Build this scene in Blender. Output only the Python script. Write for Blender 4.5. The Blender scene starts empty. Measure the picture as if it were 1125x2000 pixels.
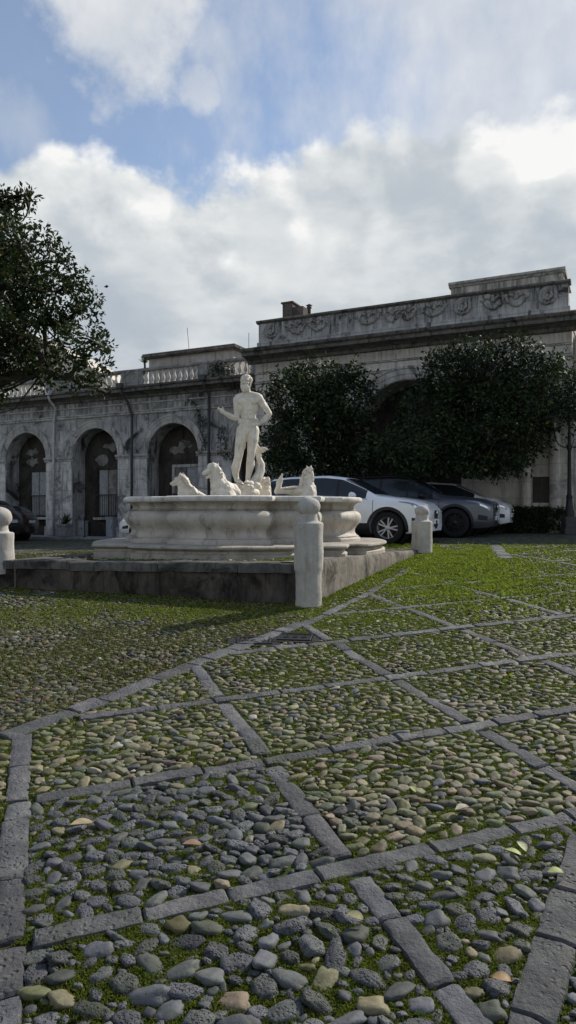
import bpy, bmesh, math, random
import numpy as np
from mathutils import Vector, Matrix, noise as mnoise
random.seed(7); rng = np.random.default_rng(11)
SC = bpy.context.scene; C = SC.collection
R = math.radians
F = 1350.0; EYE = 1.6
SUN_AZ, SUN_EL = R(38), R(36)          # measured from +x towards +y

# ------------------------------------------------------------------ helpers
def sstep(a, b, x):
    t = np.clip((x-a)/(b-a), 0, 1); return t*t*(3-2*t)
def gz(x, y):
    x = np.asarray(x, float); y = np.asarray(y, float)
    s = np.where(y < 11, .0667*y, .0667*11 + .167*(1-np.exp(-(np.maximum(y, 11)-11)/2.5)))
    far = sstep(26, 60, np.abs(x)+y*.5)
    return (s + .015*np.clip(x, -12, 12)) - .27*sstep(1, 9, -x)*sstep(13, 22, y)*(1-far*.3)
def gzf(x, y): return float(gz(x, y))
def at(px, Y): return (px-562.5)/F*Y
def zat(py, Y): return EYE + (1000-py)/F*Y
def ground_pt(px, py):
    Y = F*EYE/(py-(910-.015*(px-562))); return at(px, Y), Y
_perm = rng.random((256, 256))
def vnoise(x, y):
    xi = np.floor(x).astype(int); yi = np.floor(y).astype(int)
    fx = x-xi; fy = y-yi; fx = fx*fx*(3-2*fx); fy = fy*fy*(3-2*fy)
    g = lambda a, b: _perm[a % 256, b % 256]
    return (g(xi, yi)*(1-fx)+g(xi+1, yi)*fx)*(1-fy) + (g(xi, yi+1)*(1-fx)+g(xi+1, yi+1)*fx)*fy
def fbm(x, y, o=4):
    v = 0; a = .5
    for i in range(o):
        v = v+a*vnoise(x+i*17.3, y+i*9.1); x = x*2; y = y*2; a *= .5
    return v/(1-.5**o)

class MB:
    def __init__(s): s.v = []; s.f = []
    def add(s, vs, fs):
        n = len(s.v); s.v += [tuple(p) for p in vs]; s.f += [tuple(i+n for i in f) for f in fs]
    def quad(s, a, b, c, d): s.add([a, b, c, d], [(0, 1, 2, 3)])
    def box(s, x0, x1, y0, y1, z0, z1, M=None):
        vs = [(x, y, z) for x in (x0, x1) for y in (y0, y1) for z in (z0, z1)]
        if M is not None: vs = [M @ Vector(p) for p in vs]
        s.add(vs, [(0, 1, 3, 2), (4, 6, 7, 5), (0, 4, 5, 1), (2, 3, 7, 6), (0, 2, 6, 4), (1, 5, 7, 3)])
    def lathe(s, prof, n=20, c=(0, 0, 0), M=None, cap=True):
        vs = []; fs = []
        for r, z in prof:
            for k in range(n):
                a = 2*math.pi*k/n; vs.append(Vector((r*math.cos(a), r*math.sin(a), z)))
        for i in range(len(prof)-1):
            for k in range(n):
                k2 = (k+1) % n; fs.append((i*n+k, i*n+k2, (i+1)*n+k2, (i+1)*n+k))
        if cap:
            fs.append(tuple(range(n-1, -1, -1))); b = (len(prof)-1)*n; fs.append(tuple(range(b, b+n)))
        if M is not None: vs = [M @ p for p in vs]
        s.add([(p[0]+c[0], p[1]+c[1], p[2]+c[2]) for p in vs], fs)
    def tube(s, pts, r, n=8):
        pts = [Vector(p) for p in pts]; rr = r if isinstance(r, (list, tuple)) else [r]*len(pts)
        vs = []; fs = []; up = Vector((.31, .17, .93)).normalized()
        for i, p in enumerate(pts):
            d = (pts[min(i+1, len(pts)-1)]-pts[max(i-1, 0)]).normalized()
            a = d.cross(up)
            if a.length < .05: a = d.cross(Vector((1, 0, 0)))
            a.normalize(); b = d.cross(a)
            for k in range(n):
                t = 2*math.pi*k/n; vs.append(p+(a*math.cos(t)+b*math.sin(t))*rr[i])
        for i in range(len(pts)-1):
            for k in range(n):
                k2 = (k+1) % n; fs.append((i*n+k, i*n+k2, (i+1)*n+k2, (i+1)*n+k))
        fs.append(tuple(range(n))[::-1]); b = (len(pts)-1)*n; fs.append(tuple(range(b, b+n)))
        s.add(vs, fs)
    def ball(s, c, r, n=12, m=8, M=None):
        r = r if isinstance(r, (tuple, list)) else (r, r, r); vs = [Vector((0, 0, -r[2]))]; fs = []
        for i in range(1, m):
            p = -math.pi/2+math.pi*i/m
            for k in range(n):
                a = 2*math.pi*k/n; vs.append(Vector((r[0]*math.cos(p)*math.cos(a), r[1]*math.cos(p)*math.sin(a), r[2]*math.sin(p))))
        vs.append(Vector((0, 0, r[2])))
        for k in range(n): fs.append((0, 1+(k+1) % n, 1+k))
        for i in range(m-2):
            for k in range(n):
                a = 1+i*n; k2 = (k+1) % n; fs.append((a+k, a+k2, a+n+k2, a+n+k))
        a = 1+(m-2)*n
        for k in range(n): fs.append((a+k, a+(k+1) % n, len(vs)-1))
        if M is not None: vs = [M @ p for p in vs]
        c = Vector(c); s.add([p+c for p in vs], fs)
    def build(s, name, mat, parent=None, smooth=False, bevel=0):
        me = bpy.data.meshes.new(name); me.from_pydata(s.v, [], s.f); me.validate()
        bm = bmesh.new(); bm.from_mesh(me); bmesh.ops.remove_doubles(bm, verts=bm.verts, dist=1e-5)
        bmesh.ops.recalc_face_normals(bm, faces=bm.faces)
        if bevel:
            es = [e for e in bm.edges if len(e.link_faces) == 2 and e.calc_face_angle(0) > .6]
            bmesh.ops.bevel(bm, geom=es, offset=bevel, segments=2, affect='EDGES', clamp_overlap=True)
        bm.to_mesh(me); bm.free()
        return link(name, me, mat, parent, smooth)
def link(name, me, mat, parent=None, smooth=False):
    if mat is not None: me.materials.append(mat)
    if smooth: me.polygons.foreach_set('use_smooth', [True]*len(me.polygons))
    o = bpy.data.objects.new(name, me); C.objects.link(o)
    if parent is not None: o.parent = parent
    if smooth == 'auto':
        try:
            me.set_sharp_from_angle(angle=R(38))
        except Exception: pass
    return o
def np_mesh(name, V, Fc, mat, parent=None, smooth=False, col=None):
    me = bpy.data.meshes.new(name); V = np.asarray(V, np.float32); Fc = np.asarray(Fc, np.int32); k = Fc.shape[1]
    me.vertices.add(len(V)); me.vertices.foreach_set('co', V.ravel())
    me.loops.add(Fc.size); me.loops.foreach_set('vertex_index', Fc.ravel())
    me.polygons.add(len(Fc)); me.polygons.foreach_set('loop_start', np.arange(0, Fc.size, k, dtype=np.int32))
    if col is not None:
        a = me.color_attributes.new('tone', 'FLOAT_COLOR', 'POINT'); a.data.foreach_set('color', np.asarray(col, np.float32).ravel())
    me.update(calc_edges=True); me.validate()
    return link(name, me, mat, parent, smooth)
def tag(o, label=None, cat=None, group=None, kind=None):
    if label: o['label'] = label
    if cat: o['category'] = cat
    if group: o['group'] = group
    if kind: o['kind'] = kind
    return o
def thing(name, label, cat, loc=(0, 0, 0), rotz=0, group=None):
    o = bpy.data.objects.new(name, None); C.objects.link(o); o.empty_display_size = .2
    o.location = loc; o.rotation_euler = (0, 0, rotz); return tag(o, label, cat, group)
def struct(o): o['kind'] = 'structure'; return o

# ------------------------------------------------------------------ materials
class NT:
    def __init__(s, name):
        s.m = bpy.data.materials.new(name); s.m.use_nodes = True; s.t = s.m.node_tree; s.t.nodes.clear()
        s.out = s.t.nodes.new('ShaderNodeOutputMaterial'); s.b = s.t.nodes.new('ShaderNodeBsdfPrincipled')
        s.t.links.new(s.b.outputs[0], s.out.inputs[0])
    def n(s, typ, **kw):
        o = s.t.nodes.new(typ)
        for k, v in kw.items(): setattr(o, k, v)
        return o
    def l(s, a, b): s.t.links.new(a, b)
    def setin(s, sock, v):
        if hasattr(v, 'is_output') or hasattr(v, 'links'): s.l(v, sock)
        else: sock.default_value = v
    def coord(s, kind='Object', scale=(1, 1, 1)):
        tc = s.n('ShaderNodeTexCoord'); mp = s.n('ShaderNodeMapping'); s.l(tc.outputs[kind], mp.inputs[0]); mp.inputs['Scale'].default_value = scale
        return mp.outputs[0]
    def noise(s, vec, scale, detail=6, rough=.6, dist=0):
        o = s.n('ShaderNodeTexNoise'); s.l(vec, o.inputs['Vector']); o.inputs['Scale'].default_value = scale
        o.inputs['Detail'].default_value = detail; o.inputs['Roughness'].default_value = rough; o.inputs['Distortion'].default_value = dist
        return o.outputs[0]
    def voro(s, vec, scale, feat='F1'):
        o = s.n('ShaderNodeTexVoronoi', feature=feat); s.l(vec, o.inputs['Vector']); o.inputs['Scale'].default_value = scale
        return o
    def ramp(s, fac, stops):
        o = s.n('ShaderNodeValToRGB'); s.l(fac, o.inputs[0]); e = o.color_ramp.elements
        while len(e) < len(stops): e.new(.5)
        for i, (p, c) in enumerate(stops):
            e[i].position = p; c = c if isinstance(c, (tuple, list)) else (c, c, c); e[i].color = (*c[:3], 1)
        return o.outputs[0]
    def mix(s, fac, a, b, mode='MIX'):
        o = s.n('ShaderNodeMix', data_type='RGBA', blend_type=mode)
        s.setin(o.inputs[0], fac)
        for sock, v in ((o.inputs[6], a), (o.inputs[7], b)):
            if isinstance(v, (tuple, list)): sock.default_value = (*v[:3], 1)
            else: s.l(v, sock)
        return o.outputs[2]
    def math(s, op, a, b=0, clamp=False):
        o = s.n('ShaderNodeMath', operation=op, use_clamp=clamp); s.setin(o.inputs[0], a); s.setin(o.inputs[1], b); return o.outputs[0]
    def bump(s, h, strength=.5, dist=.02, nrm=None):
        o = s.n('ShaderNodeBump'); s.l(h, o.inputs['Height']); o.inputs['Strength'].default_value = strength; o.inputs['Distance'].default_value = dist
        if nrm is not None: s.l(nrm, o.inputs['Normal'])
        return o.outputs[0]
    def done(s, col, rough=.8, nrm=None, metal=0, spec=.4, **kw):
        s.setin(s.b.inputs['Base Color'], (*col, 1) if isinstance(col, tuple) else col)
        s.setin(s.b.inputs['Roughness'], rough); s.b.inputs['Metallic'].default_value = metal
        s.b.inputs['Specular IOR Level'].default_value = spec
        if nrm is not None: s.l(nrm, s.b.inputs['Normal'])
        for k, v in kw.items(): s.b.inputs[k].default_value = v
        return s.m
def simple(name, col, rough=.6, metal=0, spec=.4, var=.25, sc=8, bmp=0, **kw):
    t = NT(name); c = t.coord(); nz = t.noise(c, sc, 5)
    colr = t.ramp(nz, [(.3, tuple(x*(1-var) for x in col)), (.7, tuple(min(1, x*(1+var)) for x in col))])
    return t.done(colr, rough, t.bump(t.noise(c, sc*6, 4), bmp, .01) if bmp else None, metal, spec, **kw)

def stucco(name, light, mid, dark, streak=.5, sc=1.0, blocks=None, soot=None):
    """weathered render: pale patches, grey patches and dark run-down stains"""
    t = NT(name); c = t.coord()
    n1 = t.noise(c, 1.1*sc, 8, .65, .4); n2 = t.noise(c, 5*sc, 8, .7)
    base = t.ramp(t.math('ADD', t.math('MULTIPLY', n1, .65), t.math('MULTIPLY', n2, .35)), [(.36, mid), (.5, tuple((a+b)/2 for a, b in zip(light, mid))), (.62, light)])
    sv = t.coord('Object', (3.2*sc, 3.2*sc, .33*sc)); s1 = t.noise(sv, 1.6, 7, .65, .3)
    sm = t.ramp(s1, [(.5, 0), (.68, streak)])
    p1 = t.noise(c, .7*sc, 9, .72, .8); pm = t.ramp(p1, [(.52, 0), (.63, streak)])
    m = t.math('MAXIMUM', sm, pm)
    if soot:
        z = t.n('ShaderNodeSeparateXYZ'); t.l(c, z.inputs[0])
        for z0, z1, amt in soot:
            mr = t.n('ShaderNodeMapRange', clamp=True); t.l(z.outputs[2], mr.inputs[0]); mr.inputs[1].default_value = z0; mr.inputs[2].default_value = z1
            k = t.math('MULTIPLY', mr.outputs[0], t.ramp(t.noise(sv, 2.2, 8, .7), [(.38, 0), (.58, amt)])); m = t.math('MAXIMUM', m, k)
    col = t.mix(m, base, dark)
    h = t.math('ADD', t.math('MULTIPLY', n2, .6), t.math('MULTIPLY', t.noise(c, 30, 4), .3))
    if blocks:
        br = t.n('ShaderNodeTexBrick'); bv = t.n('ShaderNodeCombineXYZ'); sp = t.n('ShaderNodeSeparateXYZ'); t.l(c, sp.inputs[0])
        t.l(sp.outputs[0], bv.inputs[0]); t.l(sp.outputs[2], bv.inputs[1]); t.l(bv.outputs[0], br.inputs[0])
        br.inputs['Scale'].default_value = 1; br.inputs['Brick Width'].default_value = blocks[0]; br.inputs['Row Height'].default_value = blocks[1]; br.inputs['Mortar Size'].default_value = .012
        col = t.mix(t.math('MULTIPLY', br.outputs['Fac'], .28), col, (.07, .065, .06)); h = t.math('SUBTRACT', h, br.outputs['Fac'])
    return t.done(col, .9, t.bump(h, .6, .02), 0, .2)

M = {}
M['facade'] = stucco('facade render', (.56, .55, .53), (.23, .228, .222), (.036, .034, .033), .98, 1, None, [(4.9, 6.3, .95)])
M['pier'] = stucco('pier stone', (.68, .66, .635), (.40, .39, .38), (.07, .067, .063), .8, 1.3, (.9, .42))
M['trim'] = stucco('moulding stone', (.56, .54, .51), (.28, .272, .26), (.06, .056, .052), .75, 1.6)
M['cornice'] = stucco('cornice stone', (.22, .20, .18), (.10, .095, .09), (.03, .028, .026), .9, 2)
M['pavilion'] = stucco('pavilion stone', (.68, .63, .56), (.42, .395, .355), (.07, .065, .06), .6, 1, (1.1, .5), [(6.3, 7.1, .8)])
M['attic'] = stucco('attic stone', (.60, .59, .575), (.34, .335, .33), (.03, .028, .030), .95, .9, (1.3, .36), [(7.3, 8.2, .92)])
M['relief'] = stucco('relief stone', (.42, .40, .38), (.2, .19, .185), (.035, .032, .034), .95, 1.8)
M['balustrade'] = stucco('balustrade stone', (.36, .35, .335), (.17, .165, .16), (.05, .047, .045), .7, 1.5)
M['baluster'] = stucco('baluster stone', (.70, .67, .62), (.46, .44, .41), (.16, .15, .14), .5, 3)
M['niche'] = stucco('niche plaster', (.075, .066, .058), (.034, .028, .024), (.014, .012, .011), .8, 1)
M['pale_plaster'] = stucco('pale plaster', (.30, .285, .27), (.11, .1, .09), (.05, .045, .04), .8, 3)
M['hut'] = stucco('roof hut plaster', (.44, .42, .40), (.27, .25, .235), (.10, .09, .085), .6, 1)
M['house'] = stucco('house plaster', (.62, .58, .5), (.52, .48, .41), (.34, .31, .27), .3, .5)
M['roof'] = simple('roof tiles', (.22, .19, .16), .9)
M['chimney'] = stucco('chimney render', (.15, .125, .115), (.08, .068, .064), (.03, .027, .025), .6, 2)
M['shutter'] = simple('grey shutter paint', (.27, .28, .28), .6)
M['door_wood'] = simple('dark door wood', (.05, .042, .035), .7)
M['iron'] = simple('dark iron', (.02, .021, .023), .5, .3)
M['pipe_grey'] = simple('grey zinc pipe', (.45, .46, .47), .5, .2)
M['pipe_dark'] = simple('dark drain pipe', (.05, .05, .052), .6)
M['glass'] = simple('dark window glass', (.022, .028, .036), .08, 0, .5, .1)
M['bark'] = simple('tree bark', (.05, .042, .033), .95, var=.4, sc=12, bmp=.6)
M['black_tyre'] = simple('tyre rubber', (.012, .012, .013), .85)
M['black_plastic'] = simple('black plastic', (.014, .014, .015), .55)
M['rim'] = simple('alloy', (.50, .51, .52), .35, .3, var=.05)
M['rim_dark'] = simple('dark alloy', (.035, .035, .037), .35, .8, var=.1)
M['rim_face'] = simple('lamp chrome', (.7, .7, .72), .15, .9, var=.05)
M['lamp_clear'] = simple('lamp glass', (.30, .32, .35), .08, .3, .6, .3, 20)
M['lamp_red'] = simple('tail lamp', (.18, .01, .01), .15)
M['plate'] = simple('number plate', (.72, .73, .74), .5, var=.04)
M['terracotta'] = simple('planter stone', (.27, .26, .25), .9, bmp=.3)
M['utility'] = simple('grey box paint', (.24, .26, .29), .6)
def paint(name, c, metal=0, rough=.28):
    t = NT(name); cc = t.coord(); d = t.ramp(t.noise(cc, 3, 6), [(.3, tuple(x*.9 for x in c)), (.7, c)])
    return t.done(d, rough, None, metal, .5, **{'Coat Weight': .6, 'Coat Roughness': .06})
M['paint_white'] = paint('white car paint', (.86, .87, .88)); M['paint_grey'] = paint('grey car paint', (.085, .093, .112), .35, .3)
M['paint_black'] = paint('black car paint', (.008, .009, .011)); M['paint_brown'] = paint('dark red brown paint', (.035, .018, .016))

def marble(name, hi, lo, dark, sc=1, stain=.5):
    t = NT(name); c = t.coord(); n1 = t.noise(c, 2.2*sc, 8, .65, .6)
    base = t.ramp(n1, [(.35, lo), (.6, hi)])
    sv = t.coord('Object', (5*sc, 5*sc, 1.1*sc)); k = t.ramp(t.noise(sv, 1.5, 8, .7, .4), [(.54, 0), (.72, stain)])
    sp = t.ramp(t.noise(c, 9*sc, 8, .75), [(.6, 0), (.72, stain*.8)])
    col = t.mix(t.math('MAXIMUM', k, sp), base, dark)
    return t.done(col, .65, t.bump(t.noise(c, 24*sc, 6, .7), .35, .012), 0, .3)
M['statue'] = marble('statue marble', (.76, .705, .60), (.58, .53, .44), (.14, .12, .095), 2.0, .6)
M['basin'] = marble('basin marble', (.50, .46, .40), (.33, .30, .258), (.095, .084, .072), 1.0, .85)
M['rim_marble'] = marble('rim marble', (.68, .655, .61), (.50, .475, .44), (.14, .125, .11), 1.5, .65)
M['plinth'] = marble('plinth stone', (.42, .38, .32), (.25, .225, .185), (.06, .052, .045), 1.2, .85)
M['bollard'] = stucco('bollard limestone', (.50, .475, .435), (.37, .35, .32), (.13, .118, .104), .4, 3.2)
M['wall_shaded'] = stucco('shaded and stained wall render', (.125, .105, .088), (.036, .031, .027), (.010, .009, .008), .98, 1.3)  # shaded copy of the wall render: stains plus shade painted into a darker base
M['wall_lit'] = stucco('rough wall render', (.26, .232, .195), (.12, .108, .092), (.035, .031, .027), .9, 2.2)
M['cap'] = stucco('capstone', (.15, .145, .135), (.06, .057, .053), (.02, .019, .018), .85, 2.5)
t = NT('basin water'); c = t.coord(); M['water'] = t.done((.02, .03, .025), .05, t.bump(t.noise(c, 6, 3), .1, .01), 0, .5)

# leaves: colour varies per leaf through the point attribute
def leafmat(name, rough=.45, trans=.2, spec=.4):
    t = NT(name); a = t.n('ShaderNodeAttribute'); a.attribute_name = 'tone'
    t.done(a.outputs[0], rough, None, 0, spec)
    tr = t.n('ShaderNodeBsdfTranslucent'); t.l(t.mix(.5, a.outputs[0], (.10, .16, .03)), tr.inputs[0])
    ms = t.n('ShaderNodeMixShader'); ms.inputs[0].default_value = trans; t.l(t.b.outputs[0], ms.inputs[1]); t.l(tr.outputs[0], ms.inputs[2]); t.l(ms.outputs[0], t.out.inputs[0])
    return t.m
M['leaf'] = leafmat('tree leaves', .58, .10, .18); M['moss'] = leafmat('moss and grass', .8, .35, .2)
# cobbles
t = NT('cobble stone'); a = t.n('ShaderNodeAttribute'); a.attribute_name = 'tone'; c = t.coord()
n1 = t.noise(c, 45, 6, .7); nb = t.noise(c, 9, 4, .6)
col = t.mix(1, a.outputs[0], t.ramp(n1, [(.25, .62), (.75, 1.35)]), 'MULTIPLY')
col = t.mix(t.ramp(t.noise(c, 16, 7, .7), [(.56, 0), (.70, .6)]), col, (.05, .068, .018))
v = t.voro(c, 70); pit = t.ramp(v.outputs['Distance'], [(.18, 0), (.42, 1)])
v2 = t.voro(c, 150); pit2 = t.ramp(v2.outputs['Distance'], [(.15, 0), (.4, 1)])
pits = t.math('MULTIPLY', t.math('ADD', pit, t.math('MULTIPLY', pit2, .5)), a.outputs['Alpha'])
h = t.math('ADD', t.math('MULTIPLY', n1, .22), pits)
M['cobble'] = t.done(col, .72, t.bump(h, .9, .012), 0, .4)
t = NT('lava paving slab'); c = t.coord(); n1 = t.noise(c, 6, 8, .7); n2 = t.noise(c, 40, 6, .7)
col = t.ramp(n1, [(.3, (.048, .049, .054)), (.5, (.092, .094, .10)), (.72, (.175, .172, .165))])
col = t.mix(t.ramp(t.noise(c, 2.6, 9, .72), [(.56, 0), (.68, .55)]), col, (.07, .075, .04))
dv = t.n('ShaderNodeVectorMath', operation='ADD'); t.l(c, dv.inputs[0]); nz3 = t.n('ShaderNodeTexNoise'); nz3.inputs['Scale'].default_value = 14; t.l(c, nz3.inputs['Vector']); sc3 = t.n('ShaderNodeVectorMath', operation='SCALE'); t.l(nz3.outputs['Color'], sc3.inputs[0]); sc3.inputs['Scale'].default_value = .05; t.l(sc3.outputs[0], dv.inputs[1])
v = t.voro(dv.outputs[0], 34); pit = t.ramp(v.outputs['Distance'], [(.10, 0), (.36, 1)]); sel = t.ramp(t.noise(c, 1.3, 3), [(.5, .12), (.64, .9)])
h = t.math('ADD', t.math('ADD', t.math('MULTIPLY', n2, .9), t.math('MULTIPLY', t.noise(c, 15, 5, .65), .8)), t.math('MULTIPLY', pit, sel))
at_ = t.n('ShaderNodeAttribute'); at_.attribute_name = 'tone'; col = t.mix(1, col, at_.outputs[0], 'MULTIPLY')
M['slab'] = t.done(col, .75, t.bump(h, 1.0, .02), 0, .4)
# ground sheet between and beyond the cobbles
t = NT('soil and far paving'); c = t.coord()
n1 = t.noise(c, 2.2, 8, .7, .3); n2 = t.noise(c, 30, 6, .7)
soil = t.ramp(n2, [(.3, (.022, .018, .012)), (.7, (.07, .058, .04))])
green = t.ramp(n2, [(.3, (.02, .035, .006)), (.7, (.055, .09, .016))])
near = t.mix(t.ramp(n1, [(.42, 0), (.56, 1)]), soil, green)
v = t.voro(c, 7); vc = t.ramp(v.outputs['Color'], [(.1, (.075, .075, .073)), (.9, (.2, .195, .175))])
vd = t.ramp(v.outputs['Distance'], [(.25, 1), (.55, 0)])
farc = t.mix(vd, (.05, .055, .03), vc); farc = t.mix(t.ramp(t.noise(c, .5, 7, .7), [(.5, 0), (.66, .7)]), farc, (.05, .075, .02))
sp = t.n('ShaderNodeSeparateXYZ'); t.l(c, sp.inputs[0])
mr = t.n('ShaderNodeMapRange', clamp=True); t.l(sp.outputs[1], mr.inputs[0]); mr.inputs[1].default_value = 12.5; mr.inputs[2].default_value = 14
col = t.mix(mr.outputs[0], near, farc)
hh = t.math('ADD', t.math('MULTIPLY', t.math('MULTIPLY', vd, mr.outputs[0]), 1.0), t.math('MULTIPLY', n2, .5))
M['ground'] = t.done(col, .95, t.bump(hh, .8, .03), 0, .2)
t = NT('terrace soil'); c = t.coord(); n2 = t.noise(c, 22, 7, .7)
col = t.ramp(n2, [(.3, (.08, .07, .05)), (.7, (.26, .24, .2))]); col = t.mix(t.ramp(t.noise(c, 2.4, 7, .7), [(.45, 0), (.57, 1)]), col, (.06, .09, .02))
M['terrace'] = t.done(col, .95, t.bump(n2, .8, .03), 0, .2)
M['pavement'] = stucco('pavement stone', (.34, .34, .34), (.2, .2, .2), (.08, .08, .08), .5, .8)

# ------------------------------------------------------------------ camera, light, sky
cam = bpy.data.cameras.new('camera'); co = bpy.data.objects.new('camera', cam); C.objects.link(co)
co.location = (0, 0, EYE); co.rotation_euler = (R(90), 0, 0)
cam.sensor_fit = 'VERTICAL'; cam.sensor_height = 36; cam.lens = F/2000*36; cam.clip_start = .05; cam.clip_end = 2000
SC.camera = co
sun = bpy.data.lights.new('sun', 'SUN'); so = bpy.data.objects.new('sun', sun); C.objects.link(so)
sd = Vector((math.cos(SUN_AZ)*math.cos(SUN_EL), math.sin(SUN_AZ)*math.cos(SUN_EL), math.sin(SUN_EL)))
so.rotation_euler = sd.to_track_quat('Z', 'Y').to_euler(); so.location = sd*50
sun.energy = 4.9; sun.angle = R(.6); sun.color = (1, .93, .82)
SC.view_settings.view_transform = 'Standard'; SC.view_settings.look = 'None'; SC.view_settings.gamma = 1; SC.view_settings.exposure = 0

def make_sky():
    w = bpy.data.worlds.new('World'); SC.world = w; w.use_nodes = True; t = NT.__new__(NT); t.t = w.node_tree; t.t.nodes.clear()
    out = t.n('ShaderNodeOutputWorld')
    sky = t.n('ShaderNodeTexSky'); sky.sky_type = 'NISHITA'; sky.sun_disc = False; sky.sun_elevation = SUN_EL; sky.sun_rotation = math.pi/2-SUN_AZ
    sky.air_density = 1.0; sky.dust_density = .3; sky.ozone_density = 1.5
    b1 = t.n('ShaderNodeBackground'); t.l(sky.outputs[0], b1.inputs[0]); b1.inputs[1].default_value = .145
    tc = t.n('ShaderNodeTexCoord'); vec = tc.outputs['Generated']
    sp = t.n('ShaderNodeSeparateXYZ'); t.l(vec, sp.inputs[0]); dx, dy, dz = sp.outputs
    def mapv(sc, loc=(0, 0, 0)):
        m = t.n('ShaderNodeMapping'); t.l(vec, m.inputs[0]); m.inputs['Scale'].default_value = sc; m.inputs['Location'].default_value = loc; return m.outputs[0]
    def blob(px, py, ax, soft):            # a soft patch of cloud round one direction of the sky
        d = Vector((px-562.5, F, 1000-py)).normalized()
        vm = t.n('ShaderNodeVectorMath', operation='DISTANCE'); t.l(vec, vm.inputs[0]); vm.inputs[1].default_value = d
        return rng_(vm.outputs['Value'], ax, ax-soft)
    def rng_(v, a, b):
        mr = t.n('ShaderNodeMapRange', clamp=True, interpolation_type='SMOOTHSTEP'); t.l(v, mr.inputs[0]); mr.inputs[1].default_value = a; mr.inputs[2].default_value = b; return mr.outputs[0]
    ad = lambda *a: a[0] if len(a) == 1 else t.math('ADD', a[0], ad(*a[1:]))
    mu = lambda a, b: t.math('MULTIPLY', a, b)
    cen = lambda v, k: mu(t.math('SUBTRACT', v, .5), k)
    def puffs(off):
        """heap-cloud relief: smooth noise plus cauliflower cells; evaluated twice to shade it from the sun side"""
        L = tuple(off)
        a = t.noise(mapv((1, 1, 1.25), L), 4.2, 1, .5); b = t.noise(mapv((1, 1, 1.1), (L[0]+3, L[1]+1, L[2]+2)), 9.5, 5, .56)
        v = t.n('ShaderNodeTexVoronoi', feature='SMOOTH_F1'); t.l(mapv((1, 1, 1.15), L), v.inputs['Vector']); v.inputs['Scale'].default_value = 11; v.inputs['Detail'].default_value = 1; v.inputs['Roughness'].default_value = .55; v.inputs['Smoothness'].default_value = .7
        return ad(cen(a, .17), cen(b, .17), mu(t.math('SUBTRACT', .42, v.outputs['Distance']), .07))
    p0 = puffs((0, 0, 0)); p1 = puffs((.030, .010, .034))
    base = ad(.468, mu(blob(950, 250, .42, .40), .055), mu(blob(600, 330, .2, .2), .022), mu(blob(60, 280, .25, .25), -.018))
    top = ad(base, p0); dep = t.math('SUBTRACT', top, dz)
    bank = rng_(dep, -.002, .034)
    lit = rng_(t.math('SUBTRACT', p0, p1), -.030, .045)
    edge = rng_(dep, .22, .0)
    f2 = ad(mu(lit, ad(.13, mu(rng_(dep, .26, .03), .42))), mu(edge, .17), .115, mu(rng_(t.noise(mapv((.8, .8, 1.9), (1, 4, 2)), 4.6, 5, .58), .36, .64), .46), mu(blob(1050, 285, .06, .05), .55), mu(blob(930, 225, .05, .05), .3))
    ccol = t.ramp(f2, [(0, (.40, .46, .535)), (.33, (.54, .59, .635)), (.62, (.68, .715, .735)), (.85, (.80, .82, .825)), (1, (.94, .94, .93))])
    b2 = t.n('ShaderNodeBackground'); t.l(ccol, b2.inputs[0]); b2.inputs[1].default_value = 1.0
    # thin veils and the torn white patch upper left
    wisp = t.noise(mapv((1.0, 1.0, .55), (5, 2, 1)), 5.5, 6, .60); fib = t.noise(mapv((1.5, 1.2, .45), (2, 2, 7)), 10, 4, .6)
    veil = mu(rng_(ad(mu(wisp, .75), mu(fib, .25), mu(blob(1120, 60, .62, .60), .42)), .50, .92), .86)
    tear = t.noise(mapv((1, 1, 1), (7, 2, 3)), 9, 6, .62)
    pat = mu(rng_(ad(mu(tear, .8), mu(blob(240, 10, .21, .20), .62)), .62, .98), .95)
    pat2 = mu(rng_(ad(mu(tear, .8), mu(blob(395, 160, .07, .07), .5)), .55, .85), .7)
    pat3 = mu(rng_(ad(mu(wisp, .8), mu(blob(40, 260, .14, .14), .32)), .52, .8), .5)
    thin = t.math('MAXIMUM', t.math('MAXIMUM', veil, pat), t.math('MAXIMUM', t.math('MAXIMUM', pat2, .16), pat3))
    vcol = t.ramp(ad(mu(tear, .6), mu(fib, .4)), [(.35, (.56, .61, .68)), (.62, (.78, .79, .81))]); b3 = t.n('ShaderNodeBackground'); t.l(vcol, b3.inputs[0]); b3.inputs[1].default_value = 1
    m1 = t.n('ShaderNodeMixShader'); t.l(thin, m1.inputs[0]); t.l(b1.outputs[0], m1.inputs[1]); t.l(b3.outputs[0], m1.inputs[2])
    m2 = t.n('ShaderNodeMixShader'); t.l(bank, m2.inputs[0]); t.l(m1.outputs[0], m2.inputs[1]); t.l(b2.outputs[0], m2.inputs[2])
    t.l(m2.outputs[0], out.inputs[0])
make_sky()

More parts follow.
